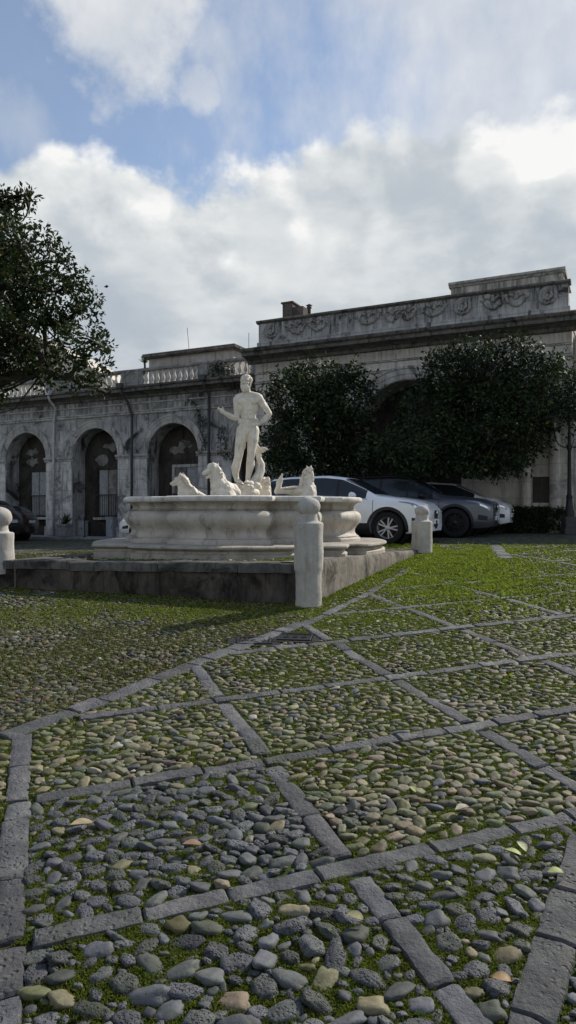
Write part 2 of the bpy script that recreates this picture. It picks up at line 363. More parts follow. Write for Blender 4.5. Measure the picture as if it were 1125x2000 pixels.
# ------------------------------------------------------------------ ground, strips, cobbles, moss
D1 = np.array([-.335, .942]); D1 /= np.linalg.norm(D1); D2 = np.array([D1[1], -D1[0]])
def UV(u, v): p = D2*u+D1*v; return float(p[0]), float(p[1])
def toUV(x, y): return x*D2[0]+y*D2[1], x*D1[0]+y*D1[1]
A = np.array([.24, 7.98]); B = np.array([-4.05, 9.55]); Cc = np.array([2.45, 12.65]); Dd = B+(Cc-A)
FC = np.array([-.76, 11.55])
ENC = [A, B, Dd, Cc]
def in_enc(x, y, pad=0):
    e1 = (B-A)/np.linalg.norm(B-A); e2 = (Cc-A)/np.linalg.norm(Cc-A); d = np.array([x, y]).T-A
    det = e1[0]*e2[1]-e1[1]*e2[0]; a = (d[..., 0]*e2[1]-d[..., 1]*e2[0])/det; b = (e1[0]*d[..., 1]-e1[1]*d[..., 0])/det
    return (a > -pad) & (a < np.linalg.norm(B-A)+pad) & (b > -pad) & (b < np.linalg.norm(Cc-A)+pad)
def axis_pts(segs):
    out = []
    for a, b, n in segs: out += list(np.linspace(a, b, n, endpoint=False))
    return np.array(out+[segs[-1][1]])
xs = axis_pts([(-600, -60, 6), (-60, -14, 12), (-14, 14, 140), (14, 60, 12), (60, 600, 6)])
ys = axis_pts([(-60, 0, 10), (0, 14, 100), (14, 36, 60), (36, 90, 10), (90, 900, 8)])
gx, gy = np.meshgrid(xs, ys); gzv = gz(gx, gy)-.017+(fbm(gx*3, gy*3)-.5)*.012
nx, ny = len(xs), len(ys); idx = np.arange(nx*ny).reshape(ny, nx)
struct(np_mesh('ground', np.c_[gx.ravel(), gy.ravel(), gzv.ravel()], np.c_[idx[:-1, :-1].ravel(), idx[:-1, 1:].ravel(), idx[1:, 1:].ravel(), idx[1:, :-1].ravel()], M['ground'], None, True))

SU = [-.12, 1.16, 2.48, 3.80, 5.12, 6.44, 7.76]; MV = [.35, 1.43, 2.51, 3.58, 4.63, 5.76, 6.82, 7.92, 9.02, 10.12, 11.2]
CU = [(-.22, 4.50), (.39, 4.93), (.80, 5.27), (1.29, 5.68), (1.8, 6.07), (2.29, 6.42), (2.62, 6.62), (3.25, 7.22), (3.86, 7.82), (5.2, 9.25), (6.58, 10.66)]
def c_v(u): return np.interp(u, [p[0] for p in CU], [p[1] for p in CU])
SEG = []     # (x0,y0,x1,y1,halfwidth)
def seg(u0, v0, u1, v1, hw): SEG.append((*UV(u0, v0), *UV(u1, v1), hw))
HW = .049
for j, v in enumerate(MV):
    u0 = -.12+.085 if v < 4.6 else float(np.interp(v, [p[1] for p in CU], [p[0] for p in CU]))+.1
    if v == MV[4]: u0 = .22
    seg(u0, v, 9.5, v+.012*(9.5-u0)*(1 if v > 5 else .3), HW)
for i, u in enumerate(SU[1:]):
    top = float(c_v(u))-.06 if u < 6.5 else 12
    vs = [v for v in MV if v < top]
    for a, b in zip(vs, vs[1:]+[top]):
        if b-a > .2: seg(u, a+.03+HW, u, b-.03-HW if b != top else b-.02, HW*1.05)
for a, b in zip(MV, MV[1:]):
    if b < 4.7: seg(-.12, a+.02, -.12+.01, min(b, 4.5)-.02, .060)
for p, q in zip(CU, CU[1:]): seg(*p, *q, .085 if p[0] < 2.6 else .06)
seg(.98, 1.34, 2.2, 2.36, .07)
seg(7.3, 9.7, 8.7, 11.9, .15); seg(9.4, 9.0, 10.4, 11.2, .14); 
SEGA = np.array(SEG)
EXC = []
for dpx, dpy in ((496, 1251), (577, 1244)):
    ex_, ey_ = ground_pt(dpx, dpy); EXC.append((ex_-.07, ey_, ex_+.07, ey_, .20))
def strip_dist(x, y):
    x = np.asarray(x); y = np.asarray(y); d = np.full(x.shape, 9.)
    for x0, y0, x1, y1, hw in SEG+EXC:
        ex, ey = x1-x0, y1-y0; L2 = ex*ex+ey*ey; t_ = np.clip(((x-x0)*ex+(y-y0)*ey)/L2, 0, 1)
        d = np.minimum(d, np.hypot(x-x0-t_*ex, y-y0-t_*ey)-hw)
    return d
def build_strips():
    V = []; Fs = []; T = []
    for x0, y0, x1, y1, hw in SEG:
        L = math.hypot(x1-x0, y1-y0); ex, ey = (x1-x0)/L, (y1-y0)/L; px_, py_ = -ey, ex; s = 0
        while s < L-.02:
            ln = min(random.uniform(.3, .52), L-s)
            if L-s-ln < .14: ln = L-s
            n = max(2, int(ln/.045)); off = random.uniform(-.006, .006); h = random.uniform(-.003, .007); w = hw*random.uniform(.93, 1.04); tl = random.uniform(-.05, .05)
            prof = [(-1, -.09), (-1, -.012), (-.93, -.002), (-.8, .001), (-.35, .003), (.1, .003), (.5, .003), (.8, .001), (.93, -.002), (1, -.012), (1, -.09)]
            base = len(V); tone = random.uniform(.68, 1.32); st = [0.004, .012]+[ln*k/n for k in range(1, n)]+[ln-.012, ln-.004]
            for q, a in enumerate(st):
                for o, z in prof:
                    e = .009 if q in (0, len(st)-1) else 0
                    xx = x0+ex*(s+a)+px_*(o*w+off); yy = y0+ey*(s+a)+py_*(o*w+off)
                    jn = mnoise.noise((xx*14, yy*14, 3.3))*.005+mnoise.noise((xx*42, yy*42, 1.3))*.0035-max(0, mnoise.noise((xx*19, yy*19, 7.7))-.35)*.03*(abs(o) > .7 or q < 2 or q > len(st)-3) if z > -.05 else 0; je = (mnoise.noise((xx*22, yy*22, 9.1))*.007+mnoise.noise((xx*60, yy*60, 2.1))*.004+mnoise.noise((xx*7, yy*7, 4.1))*.006)*(abs(o) > .75)
                    zz = gzf(xx, yy)+h+z-(e if z > -.05 else 0)+jn+tl*o*w*.5
                    V.append((xx+px_*je*np.sign(o), yy+py_*je*np.sign(o), zz))
            T += [(tone*random.uniform(.97, 1.03), tone, tone*random.uniform(.97, 1.05), 1)]*(len(V)-base)
            m = len(prof)
            for q in range(len(st)-1):
                for k in range(m-1): Fs.append((base+q*m+k, base+(q+1)*m+k, base+(q+1)*m+k+1, base+q*m+k+1))
            for b2, sg in ((base, 1), (base+(len(st)-1)*m, -1)):
                for k in range(m//2): Fs.append((b2+k, b2+k+1, b2+m-2-k, b2+m-1-k) if k < m//2-0 else (b2+k,)*4)
            s += ln
    me = bpy.data.meshes.new('paving_strips'); me.from_pydata(V, [], [f for f in Fs if len(set(f)) > 2]); me.color_attributes.new('tone', 'FLOAT_COLOR', 'POINT').data.foreach_set('color', np.asarray(T, np.float32).ravel()); me.validate()
    bm = bmesh.new(); bm.from_mesh(me); bmesh.ops.recalc_face_normals(bm, faces=bm.faces); bm.to_mesh(me); bm.free()
    struct(link('paving_strips', me, M['slab'], None, 'auto'))
build_strips()

def ico(sub):
    bm = bmesh.new(); bmesh.ops.create_icosphere(bm, subdivisions=sub, radius=1)
    v = np.array([x.co[:] for x in bm.verts]); f = np.array([[q.index for q in p.verts] for p in bm.faces]); bm.free(); return v, f
def pebble(sub, seed, rough):
    v, f = ico(sub); o = []
    for p in v:
        q = Vector(p); k = 1+.30*mnoise.noise(q*1.1+Vector((seed*3.7, 1, 2)))+.17*mnoise.noise(q*2.2+Vector((1, seed*5.1, 0)))+.05*mnoise.noise(q*4.6+Vector((seed, 1, 4)))
        if q.z > .45: k *= 1-.16*(q.z-.45)/.55
        if rough: k += .07*mnoise.noise(q*5+Vector((seed, 3, seed)))+.05*mnoise.noise(q*9)
        s = np.sign(p)*np.abs(p)**.85
        o.append(s*k)
    return np.array(o), f
def dark_zone(u, v): return (v < 2.51) | ((u > -.12) & (u < 1.16) & (v < 3.58))
def scatter_cobbles():
    N = 200000
    Y = np.sqrt(rng.random(N)*(14.2**2-1.5**2)+1.5**2)
    x = (rng.random(N)*2-1)*(.45*Y+.55)
    # more tries close by
    Yn = 1.5+rng.random(150000)*3.7; xn = (rng.random(150000)*2-1)*(.45*Yn+.5); Y = np.r_[Yn, Y]; x = np.r_[xn, x]
    big = rng.random(len(Y)); r = np.where(Y < 2.5, .0115+.031*big**2.0, np.where(Y < 4.8, .0105+.026*big**2.0, .014+.024*big**2.2))
    u, v = toUV(x, Y); left = (v > c_v(u)) & (u < 2.6)
    r = np.where(dark_zone(u, v), r*1.08, r); r = np.where(left, r*.92, r); r = np.where(Y > 7, np.maximum(r, .027), r)
    order = np.argsort(-(r+rng.random(len(r))*.012)); sd_ = strip_dist(x, Y); ok = (sd_ > r*.62) & ~in_enc(x, Y, .12)
    # bare mossy spots
    bare = fbm(x*1.3+40, Y*1.3) > .66
    grass = np.exp(-(((x-2.3)/1.1)**2+((Y-11.2)/2.0)**2)) > .45
    ok &= ~(bare & (rng.random(len(x)) < .6)) & ~(grass & (rng.random(len(x)) < .93))
    sp = np.where(dark_zone(u, v), np.where(Y < 2.6, .96, .95), .93)+.24*(fbm(x*2.2, Y*2.2, 5)-.5); H = {}; keep = []; cs = .14
    for i in order:
        if not ok[i]: continue
        xi, yi, ri = x[i], Y[i], r[i]; cx, cy = int(xi//cs), int(yi//cs); bad = False
        for a in (-1, 0, 1):
            for b in (-1, 0, 1):
                for j in H.get((cx+a, cy+b), ()):
                    dx, dy = xi-x[j], yi-Y[j]; m = (ri+r[j])*(sp[i])
                    if dx*dx+dy*dy < m*m: bad = True; break
                if bad: break
            if bad: break
        if not bad: H.setdefault((cx, cy), []).append(i); keep.append(i)
    keep = np.array(keep); print('cobbles', len(keep))
    protos = {s: [pebble(s, k, k >= 6) for k in range(10)] for s in (2, 3)}
    protos[1] = [pebble(2, k, k >= 6) for k in range(10)]
    VV = []; FF = []; CC = []; n0 = 0
    for lod, s in enumerate((3, 2)):
        nearbig = (Y[keep] < 4.2) & (r[keep] > .020); sel = keep[nearbig if s == 3 else ~nearbig]; kind = rng.integers(0, 10, len(sel))
        uu, vv = toUV(x[sel], Y[sel]); dz_ = dark_zone(uu, vv); kind = np.where(dz_ & (rng.random(len(sel)) < .36), rng.integers(6, 10, len(sel)), kind)
        kind = np.where(~dz_ & (rng.random(len(sel)) < .92), rng.integers(0, 6, len(sel)), kind)
        for k in range(10):
            ids = sel[kind == k]; n = len(ids)
            if not n: continue
            pv, pf = protos[s][k]; el = rng.uniform(1.0, 1.55, n); ang = rng.normal(.34, .75, n); hgt = rng.uniform(.42, .72, n)
            sx = r[ids]*el; sy = r[ids]/el**.6; sz = r[ids]*hgt; ca, sa = np.cos(ang), np.sin(ang)
            P = pv[None]*np.stack([sx, sy, sz], 1)[:, None]; tilt = rng.normal(0, .16, (n, 2)); P[..., 2] += P[..., 0]*tilt[:, :1]+P[..., 1]*tilt[:, 1:]
            X = P[..., 0]*ca[:, None]-P[..., 1]*sa[:, None]+x[ids][:, None]; Yy = P[..., 0]*sa[:, None]+P[..., 1]*ca[:, None]+Y[ids][:, None]
            lift = rng.uniform(-.009, .001, n)-np.where(Y[ids] > 4.6, .46, .36)*sz
            Z = P[..., 2]+(gz(x[ids], Y[ids])+lift)[:, None]
            u_, v_ = toUV(x[ids], Y[ids]); dk = dark_zone(u_, v_); lf = (v_ > c_v(u_)) & (u_ < 2.6)
            q = rng.random(n); isd = np.where(dk, q < .83, np.where(lf, q < .10, q < .10)); isd = isd | (k >= 6)
            basalt = np.array([.073, .0765, .086])*rng.uniform(.5, 1.6, (n, 1)); tan = np.array([.162, .144, .092])*rng.uniform(.45, 1.35, (n, 1))*np.where(lf, .68, 1.)[:, None]+rng.normal(0, .010, (n, 3))
            pale = rng.random(n) < .018; col = np.where(isd[:, None], basalt, tan); col = np.where((pale & ~isd)[:, None], np.array([.31, .29, .24]), col); gm = (rng.random((n, 1))**2*.7)*np.where(dk, .5, 1.)[:, None]; col = col*(1-gm)+gm*np.array([.066, .082, .022]); col = np.clip(col, .02, .6)
            al = np.full(n, 1.0 if k >= 6 else .04)
            VV.append(np.stack([X, Yy, Z], -1).reshape(-1, 3)); FF.append((pf[None]+(np.arange(n)*len(pv))[:, None, None]+n0).reshape(-1, 3))
            CC.append(np.repeat(np.c_[col, al], len(pv), 0)); n0 += n*len(pv)
    o = np_mesh('cobblestones', np.concatenate(VV), np.concatenate(FF), M['cobble'], None, True, np.concatenate(CC)); struct(o)
scatter_cobbles()

def blades(x, y, z, L, W, nb, spread, colf):
    """nb pointed blades per tuft, vectorised"""
    n = len(x); VV = []; CC = []
    for k in range(nb):
        a = rng.random(n)*2*np.pi; ln = L*rng.uniform(.5, 1.2, n); lean = rng.uniform(.2, 1.1, n); w = W*rng.uniform(.7, 1.3, n)
        ox = rng.normal(0, 1, n)*spread; oy = rng.normal(0, 1, n)*spread; bx, by = x+ox, y+oy; dx, dy = np.cos(a), np.sin(a)
        p0 = np.stack([bx-dy*w, by+dx*w, z-.004], -1); p1 = np.stack([bx+dy*w, by-dx*w, z-.004], -1)
        m0 = np.stack([bx+dx*ln*lean*.4-dy*w*.9, by+dy*ln*lean*.4+dx*w*.9, z+ln*.6], -1); tip = np.stack([bx+dx*ln*lean, by+dy*ln*lean, z+ln*.9/(1+lean*.4)], -1)
        VV.append(np.stack([p0, p1, tip, m0], 1)); CC.append(np.repeat(colf(n)[:, None], 4, 1))
    V = np.concatenate(VV).reshape(-1, 3); Cq = np.concatenate(CC).reshape(-1, 3); F4 = np.arange(len(V)).reshape(-1, 4)
    return V, F4, np.c_[Cq, np.ones(len(Cq))]
def green_cols(n, br=1.0, brown=.12):
    c = np.array([.125, .162, .019])*rng.uniform(.45, 1.5, (n, 1))*br; c[:, 0] *= rng.uniform(.75, 1.35, n)
    b = rng.random(n) < brown; c[b] = np.array([.12, .09, .045])*rng.uniform(.5, 1.5, (b.sum(), 1)); return c
def merge(parts):
    n = 0; V = []; Fq = []; Cq = []
    for v, f, c in parts: V.append(v); Fq.append(f+n); Cq.append(c); n += len(v)
    return np.concatenate(V), np.concatenate(Fq), np.concatenate(Cq)
def moss():
    parts = []
    for ya, yb, dens, L, W, nb, spd in ((1.6, 3.0, 13000, .015, .0034, 5, .009), (3.0, 4.6, 7500, .016, .0042, 5, .011), (4.6, 7.5, 3000, .020, .006, 4, .016), (7.5, 14.3, 1000, .03, .011, 4, .03)):
        area = .45*(yb*yb-ya*ya)+1.1*(yb-ya); N = int(area*dens)
        Y = np.sqrt(rng.random(N)*(yb*yb-ya*ya)+ya*ya); x = (rng.random(N)*2-1)*(.45*Y+.55); u, v = toUV(x, Y)
        cov = fbm(x*2.2, Y*2.2, 5); left = (v > c_v(u)) & (u < 2.6)
        lim = np.where(left, .40, .405); lim = np.where(left & (Y > 6.3), .47, lim)
        gr = np.exp(-(((x-2.3)/1.2)**2+((Y-11.0)/2.2)**2)); lim = lim-gr*.6; lim = lim-np.exp(-((Y-6.6)/.8)**2-((x-.6)/1.5)**2)*.12
        wallfoot = in_enc(x, Y, .55); lim = np.where(wallfoot, lim-.08, lim)
        ok = (cov > lim) & ~in_enc(x, Y, .02) & (strip_dist(x, Y) > np.where(fbm(x*5, Y*5) > .55, -.022, .001))
        x, Y = x[ok], Y[ok]; z = gz(x, Y)-.017+(fbm(x*3, Y*3)-.5)*.012; g2 = np.exp(-(((x-2.3)/1.2)**2+((Y-11.0)/2.2)**2))
        brn = .16 if ya < 4.6 else .2; u, v = toUV(x, Y); lf = (v > c_v(u)) & (u < 2.6) & ~in_enc(x, Y, 1.1)
        def cf(n):
            g_ = green_cols(n, 1.0, brn)*(1+.8*g2[:, None]); b_ = np.array([.095, .078, .04])*rng.uniform(.4, 1.5, (n, 1)); k_ = (lf & (rng.random(n) < .62))[:, None]; return np.where(k_, b_, g_)
        parts.append(blades(x, Y, z+.004, L, W, nb, spd, cf))
    # the lush sunlit patch beyond the right-hand bollard, and the clump before the near one
    for cx, cy, sx, sy, N, L in ((2.55, 11.1, .62, 1.5, 9000, .055), (1.75, 9.2, .5, .7, 2200, .04), (.75, 7.2, .45, .35, 1500, .03), (-1.3, 7.6, 1.3, .3, 3600, .03), (3.4, 12.6, .8, .8, 2500, .05)):
        x = cx+rng.normal(0, 1, N)*sx; Y = cy+rng.normal(0, 1, N)*sy; ok = ~in_enc(x, Y, .03) & (fbm(x*2.5+3, Y*2.5) > .38) & (strip_dist(x, Y) > -.02); x, Y = x[ok], Y[ok]
        parts.append(blades(x, Y, gz(x, Y)-.012, L, .010, 4, .03, lambda n: green_cols(n, 1.9 if cy > 9 else 1.3, .08)))
    # leaf litter and straw on the brown patch
    N = 5200; Y = 4.4+rng.random(N)*3.6; x = -rng.random(N)*(.45*Y+.4)+.1; u, v = toUV(x, Y); ok = (v > c_v(u)+.05) & ~in_enc(x, Y, .1); x, Y = x[ok], Y[ok]
    parts.append(blades(x, Y, gz(x, Y)+.006, .012, .007, 1, .001, lambda n: np.array([.19, .15, .09])*rng.uniform(.35, 1.5, (n, 1))))
    V, Fq, Cq = merge(parts); print('moss', len(Fq))
    tag(np_mesh('moss', V, Fq, M['moss'], None, False, Cq), 'green moss and short grass growing between the cobblestones', 'moss', kind='stuff')
moss()
#--PART2--
# ------------------------------------------------------------------ enclosure wall, terrace, bollards
def wall_top(x, y): 
    d = np.array([x, y])-A; return 1.02-.02*np.hypot(*d)
def build_enclosure():
    w = thing('low_wall', 'low stone wall round the raised terrace of the fountain, stained, its shaded side coloured darker', 'wall', (A[0], A[1], gzf(*A)))
    inv = Matrix.Translation(-w.location)
    ctr = (A+B+Cc+Dd)/4
    for n, (p, q, mat, cap) in enumerate(((A, B, M['wall_shaded'], 1), (A, Cc, M['wall_lit'], 0), (B, Dd, M['wall_lit'], 1), (Cc, Dd, M['wall_lit'], 1))):
        L = np.linalg.norm(q-p); e = (q-p)/L; nrm = np.array([-e[1], e[0]]); nrm = nrm if nrm@(ctr-p) > 0 else -nrm
        mb = MB(); ns = int(L/.09); nz = 8; vs = []; capz = .115 if cap else 0
        for i in range(ns+1):
            s = L*i/ns
            for k in range(nz+1):
                x, y = p+e*s; zt = wall_top(x, y)-capz; zb = gzf(x, y)-.15; z = zb+(zt-zb)*k/nz
                d = .022*mnoise.noise((s*2.2, z*3, n*5))+.012*mnoise.noise((s*8, z*8, n*5))
                if not cap: d += .02*(k == nz)
                vs.append(Vector((x+nrm[0]*d, y+nrm[1]*d, z+(.012*mnoise.noise((s*5, 2, n)) if k == nz and not cap else 0))))
            x, y = p+e*s+nrm*.36; vs.append(Vector((x, y, wall_top(x, y)-capz+(.01*mnoise.noise((s*5, 7, n)) if not cap else 0)))); vs.append(Vector((x, y, wall_top(x, y)-.5)))
        m = nz+3; fs = [(i*m+k, (i+1)*m+k, (i+1)*m+k+1, i*m+k+1) for i in range(ns) for k in range(m-1)]
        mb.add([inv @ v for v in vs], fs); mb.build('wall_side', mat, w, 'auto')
        if cap:
            s = .02
            while s < L-.1:
                ln = min(random.uniform(.85, 1.35), L-s); o = random.uniform(-.012, .012); dz = random.uniform(-.012, .008); mb = MB(); st = max(3, int(ln/.1)); prof = [(-.025, -.115), (-.03, -.05), (-.026, -.015), (-.008, 0), (.12, .004), (.3, .002), (.36, -.012), (.37, -.115)]; vs = []
                for i in range(st+1):
                    for a, b in prof:
                        ss = s+.006+(ln-.012)*i/st; x, y = p+e*ss+nrm*(a+o); j = .012*mnoise.noise((ss*6, a*9, n+b*20))
                        vs.append(inv @ Vector((x+nrm[0]*j, y+nrm[1]*j, wall_top(x, y)+b+dz+j*.7)))
                m = len(prof); fs = [(i*m+k, (i+1)*m+k, (i+1)*m+(k+1) % m, i*m+(k+1) % m) for i in range(st) for k in range(m)]+[tuple(range(m)), tuple(range(st*m, st*m+m))]
                mb.add(vs, fs); mb.build('capstone', M['cap'], w, 'auto'); s += ln
    # terrace inside the wall
    n = 60; vs = []; fs = []
    for i in range(n+1):
        for k in range(n+1):
            p = A+(B-A)*(.04+.92*i/n)+(Cc-A)*(.04+.92*k/n); x, y = p
            vs.append((x, y, wall_top(x, y)-.035+.03*mnoise.noise((x*2.5, y*2.5, 0))+.012*mnoise.noise((x*11, y*11, 0))))
    fs = [(i*(n+1)+k, (i+1)*(n+1)+k, (i+1)*(n+1)+k+1, i*(n+1)+k+1) for i in range(n) for k in range(n)]
    struct(np_mesh('terrace_ground', vs, fs, M['terrace'], None, True))
    # grass and pebbles on it
    N = 5200; a, b = rng.random(N), rng.random(N); P = A+(B-A)*a[:, None]+(Cc-A)*b[:, None]; x, y = P.T
    rr = np.hypot(x-FC[0], y-FC[1]); ok = (fbm(x*2.2+9, y*2.2) > .47) & (rr > 2.15) & (np.minimum(a, b) > .05); x, y = x[ok], y[ok]
    ztop = 1.02-.02*np.hypot(x-A[0], y-A[1])-.04
    v1 = blades(x, y, ztop, .05, .010, 4, .03, lambda n: green_cols(n, 1.1, .15))
    tag(np_mesh('terrace_grass', v1[0], v1[1], M['moss'], None, False, v1[2]), 'thin grass growing on the terrace round the fountain plinth', 'grass', kind='stuff')
    pv, pf = pebble(2, 3, False); N = 420; a, b = rng.random(N)*.9+.07, rng.random(N)*.9+.07; P = A+(B-A)*a[:, None]+(Cc-A)*b[:, None]; x, y = P.T; s = rng.uniform(.012, .04, N)
    V = pv[None]*np.stack([s*1.2, s, s*.7], 1)[:, None]+np.stack([x, y, 1.02-.02*np.hypot(x-A[0], y-A[1])-.03], 1)[:, None]
    col = np.repeat(np.c_[np.array([.32, .3, .25])*rng.uniform(.5, 1.4, (N, 1)), np.full(N, .1)], len(pv), 0)
    tag(np_mesh('rubble', V.reshape(-1, 3), (pf[None]+(np.arange(N)*len(pv))[:, None, None]).reshape(-1, 3), M['cobble'], None, True, col), 'loose pebbles and rubble lying on the fountain terrace', 'rubble', kind='stuff')
build_enclosure()

def bollard(x, y, z0, zt, r, rb, ball_r, label, sd):
    t = thing('stone_bollard', label, 'bollard', (x, y, z0), random.uniform(0, 6), 'stone bollards with ball tops at the corners of the fountain terrace')
    h = zt-z0; cyl = h-ball_r*1.62-.075; mb = MB()
    prof = [(rb*.98, -.06), (rb, .02), (rb*1.0, cyl*.3), (rb*1.01, cyl*.42), (r, cyl*.455), (r*1.0, cyl*.7), (r, cyl-.03), (r*.985, cyl-.012), (r*.9, cyl), (r*.72, cyl+.006), (r*.64, cyl+.02), (r*.6, cyl+.06), (r*.58, cyl+.11)]
    def fine(pr):
        o = []
        for p, q in zip(pr, pr[1:]):
            k = max(1, int(abs(q[1]-p[1])/.035)); o += [(p[0]+(q[0]-p[0])*i/k, p[1]+(q[1]-p[1])*i/k) for i in range(k)]
        return o+[pr[-1]]
    mb.lathe(fine(prof), 40)
    mb.v = [tuple(Vector(v)*1+Vector((v[0], v[1], 0))*(.05*mnoise.noise((v[0]*5+sd, v[1]*5, v[2]*4))+.025*mnoise.noise((v[0]*16+sd, v[1]*16, v[2]*14)))) for v in mb.v]
    mb.build('shaft', M['bollard'], t, 'auto')
    mb = MB(); mb.ball((0, 0, 0), (ball_r*1.03, ball_r*1.03, ball_r*.88), 32, 20)
    mb.v = [tuple(Vector(v)*(1+.05*mnoise.noise(Vector(v)*9+Vector((sd, 0, 0))))+Vector((0, 0, h-ball_r*.86))) for v in mb.v]
    mb.build('ball', M['bollard'], t, True); return t
bA = A+np.array([.005, -.06])
bollard(bA[0]-.01, bA[1], gzf(*bA)-.03, zat(971, 7.9), .166, .150, .131, 'tall stone bollard with ball top at the near corner of the terrace wall', 1)
bC = np.array([at(824, 12.55), 12.55])
bollard(bC[0], bC[1], wall_top(*bC)-.10, zat(987, 12.55), .186, .186, .128, 'short stone bollard in front of the white car wheel', 2)
bB = np.array([at(-2, 9.62), 9.62])
bollard(bB[0], bB[1], wall_top(*bB)-.12, zat(990, 9.62), .20, .20, .172, 'stone bollard cut by the left edge near the black car', 3)

# ------------------------------------------------------------------ fountain
def fountain():
    z0 = .955; ang = R(-8)
    t = thing('fountain', 'large marble fountain with lobed basin on moulded plinth', 'fountain', (FC[0], FC[1], z0), ang)
    a = 1.42
    def outline(d, nl=22):
        """square with a bowed projection in the middle of each side"""
        pts = []; aa = a+d; h = .76+d; fl = .27; sg = .27
        for s in range(4):
            rot = Matrix.Rotation(s*math.pi/2, 2); loc = [(-aa, -aa)]
            for j in range(1, 4): loc.append((-aa+(aa-h)*j/4, -aa))
            loc.append((-h, -aa)); loc.append((-h, -aa-fl*.5))
            rr = (h*h+sg*sg)/(2*sg); cy = -aa-fl-sg+rr; th = math.asin(min(1, h/rr))
            for j in range(nl+1): tt = -th+2*th*j/nl; loc.append((rr*math.sin(tt), cy-rr*math.cos(tt)))
            loc.append((h, -aa-fl*.5)); loc.append((h, -aa))
            for j in range(1, 4): loc.append((h+(aa-h)*j/4, -aa))
            for p in loc: pts.append(rot @ Vector(p))
        return pts
    def loft(prof, name, mat, capz=True, inner=None):
        mb = MB(); n = None; vs = []
        for d, z in prof:
            o = outline(d); n = len(o)
            for p in o: vs.append((p[0], p[1], z))
        fs = [(i*n+k, i*n+(k+1) % n, (i+1)*n+(k+1) % n, (i+1)*n+k) for i in range(len(prof)-1) for k in range(n)]
        mb.add(vs, fs); o = mb.build(name, mat, t, 'auto'); return o
    loft([(.40, -.12), (.40, .06), (.39, .07), (.36, .08), (.355, .11), (.38, .123), (.41, .135), (.425, .15), (.422, .172), (.40, .183), (.1, .187), (-.05, .187)], 'plinth', M['plinth'])
    loft([(.0, .18), (.0, .225), (-.008, .235), (-.03, .238), (-.035, .255), (-.028, .262), (-.05, .268), (-.075, .29), (-.092, .33), (-.088, .37), (-.062, .415), (-.025, .455), (0, .50), (.012, .54), (.008, .585), (-.012, .625), (-.045, .652), (-.085, .664), (-.095, .672), (-.075, .68), (-.088, .69), (-.11, .70), (-.112, .72), (-.10, .75), (-.06, .785), (-.03, .80)], 'basin', M['basin'])
    loft([(-.035, .798), (.012, .80), (.022, .812), (.03, .84), (.024, .865), (.0, .878), (-.22, .88), (-.27, .87), (-.28, .78), (-.30, .2)], 'rim', M['rim_marble'])
    mb = MB(); o = outline(-.29); mb.add([(p[0], p[1], .74) for p in o], [tuple(range(len(o)))]); struct_w = mb.build('water', M['water'], t)
    mb = MB(); mb.lathe([(.62, .2), (.62, .74), (.55, .8), (.5, .82)], 24); mb.build('pedestal', M['basin'], t, 'auto')
    return t
fountain()

# ------------------------------------------------------------------ marble carving: one continuous surface from overlapping volumes
class Clay:
    def __init__(s): s.mb = MB()
    def cap(s, p0, r0, p1, r1, n=12):
        p0, p1 = Vector(p0), Vector(p1); k = max(2, int((p1-p0).length/(min(r0, r1)*.55)))
        d = (p1-p0); q = d.to_track_quat('Z', 'X').to_matrix() if d.length > 1e-6 else Matrix.Identity(3)
        L = d.length; pr = []; N = 7
        for i in range(N+1): a = -math.pi/2+math.pi/2*i/N; pr.append((max(1e-4, r0*math.cos(a)), r0*math.sin(a)))
        for i in range(1, 6): f = i/6; pr.append((r0+(r1-r0)*f, L*f))
        for i in range(N+1): a = math.pi/2*i/N; pr.append((max(1e-4, r1*math.cos(a)), L+r1*math.sin(a)))
        vs = []; fs = []; nn = n+2
        for r, z in pr:
            for j in range(nn): t_ = 2*math.pi*j/nn; vs.append(p0+q @ Vector((r*math.cos(t_), r*math.sin(t_), z)))
        for i in range(len(pr)-1):
            for j in range(nn): fs.append((i*nn+j, i*nn+(j+1) % nn, (i+1)*nn+(j+1) % nn, (i+1)*nn+j))
        fs.append(tuple(range(nn))[::-1]); b = (len(pr)-1)*nn; fs.append(tuple(range(b, b+nn))); s.mb.add(vs, fs)
    def chain(s, pts):
        for (p, r), (q, r2) in zip(pts, pts[1:]): s.cap(p, r, q, r2)
    def ell(s, c, r, rot=(0, 0, 0)):
        from mathutils import Euler
        s.mb.ball(c, r, 16, 12, Euler(rot).to_matrix())
    def bake(s, name, mat, parent, voxel=.01, smooth=4, rough=0, fac=.5):
        me = bpy.data.meshes.new('t'); me.from_pydata(s.mb.v, [], s.mb.f)
        bm = bmesh.new(); bm.from_mesh(me); bmesh.ops.recalc_face_normals(bm, faces=bm.faces); bm.to_mesh(me); bm.free()
        o = bpy.data.objects.new('t', me); C.objects.link(o)
        m = o.modifiers.new('r', 'REMESH'); m.mode = 'VOXEL'; m.voxel_size = voxel
        m2 = o.modifiers.new('s', 'SMOOTH'); m2.iterations = smooth; m2.factor = fac
        dg = bpy.context.evaluated_depsgraph_get(); me2 = bpy.data.meshes.new_from_object(o.evaluated_get(dg)); bpy.data.objects.remove(o); bpy.data.meshes.remove(me)
        me2.name = name; me2.materials.clear()
        if rough:
            for v in me2.vertices:
                k = mnoise.noise(v.co*14)*rough+mnoise.noise(v.co*34)*rough*.5; v.co += v.normal*k
        return link(name, me2, mat, parent, True)

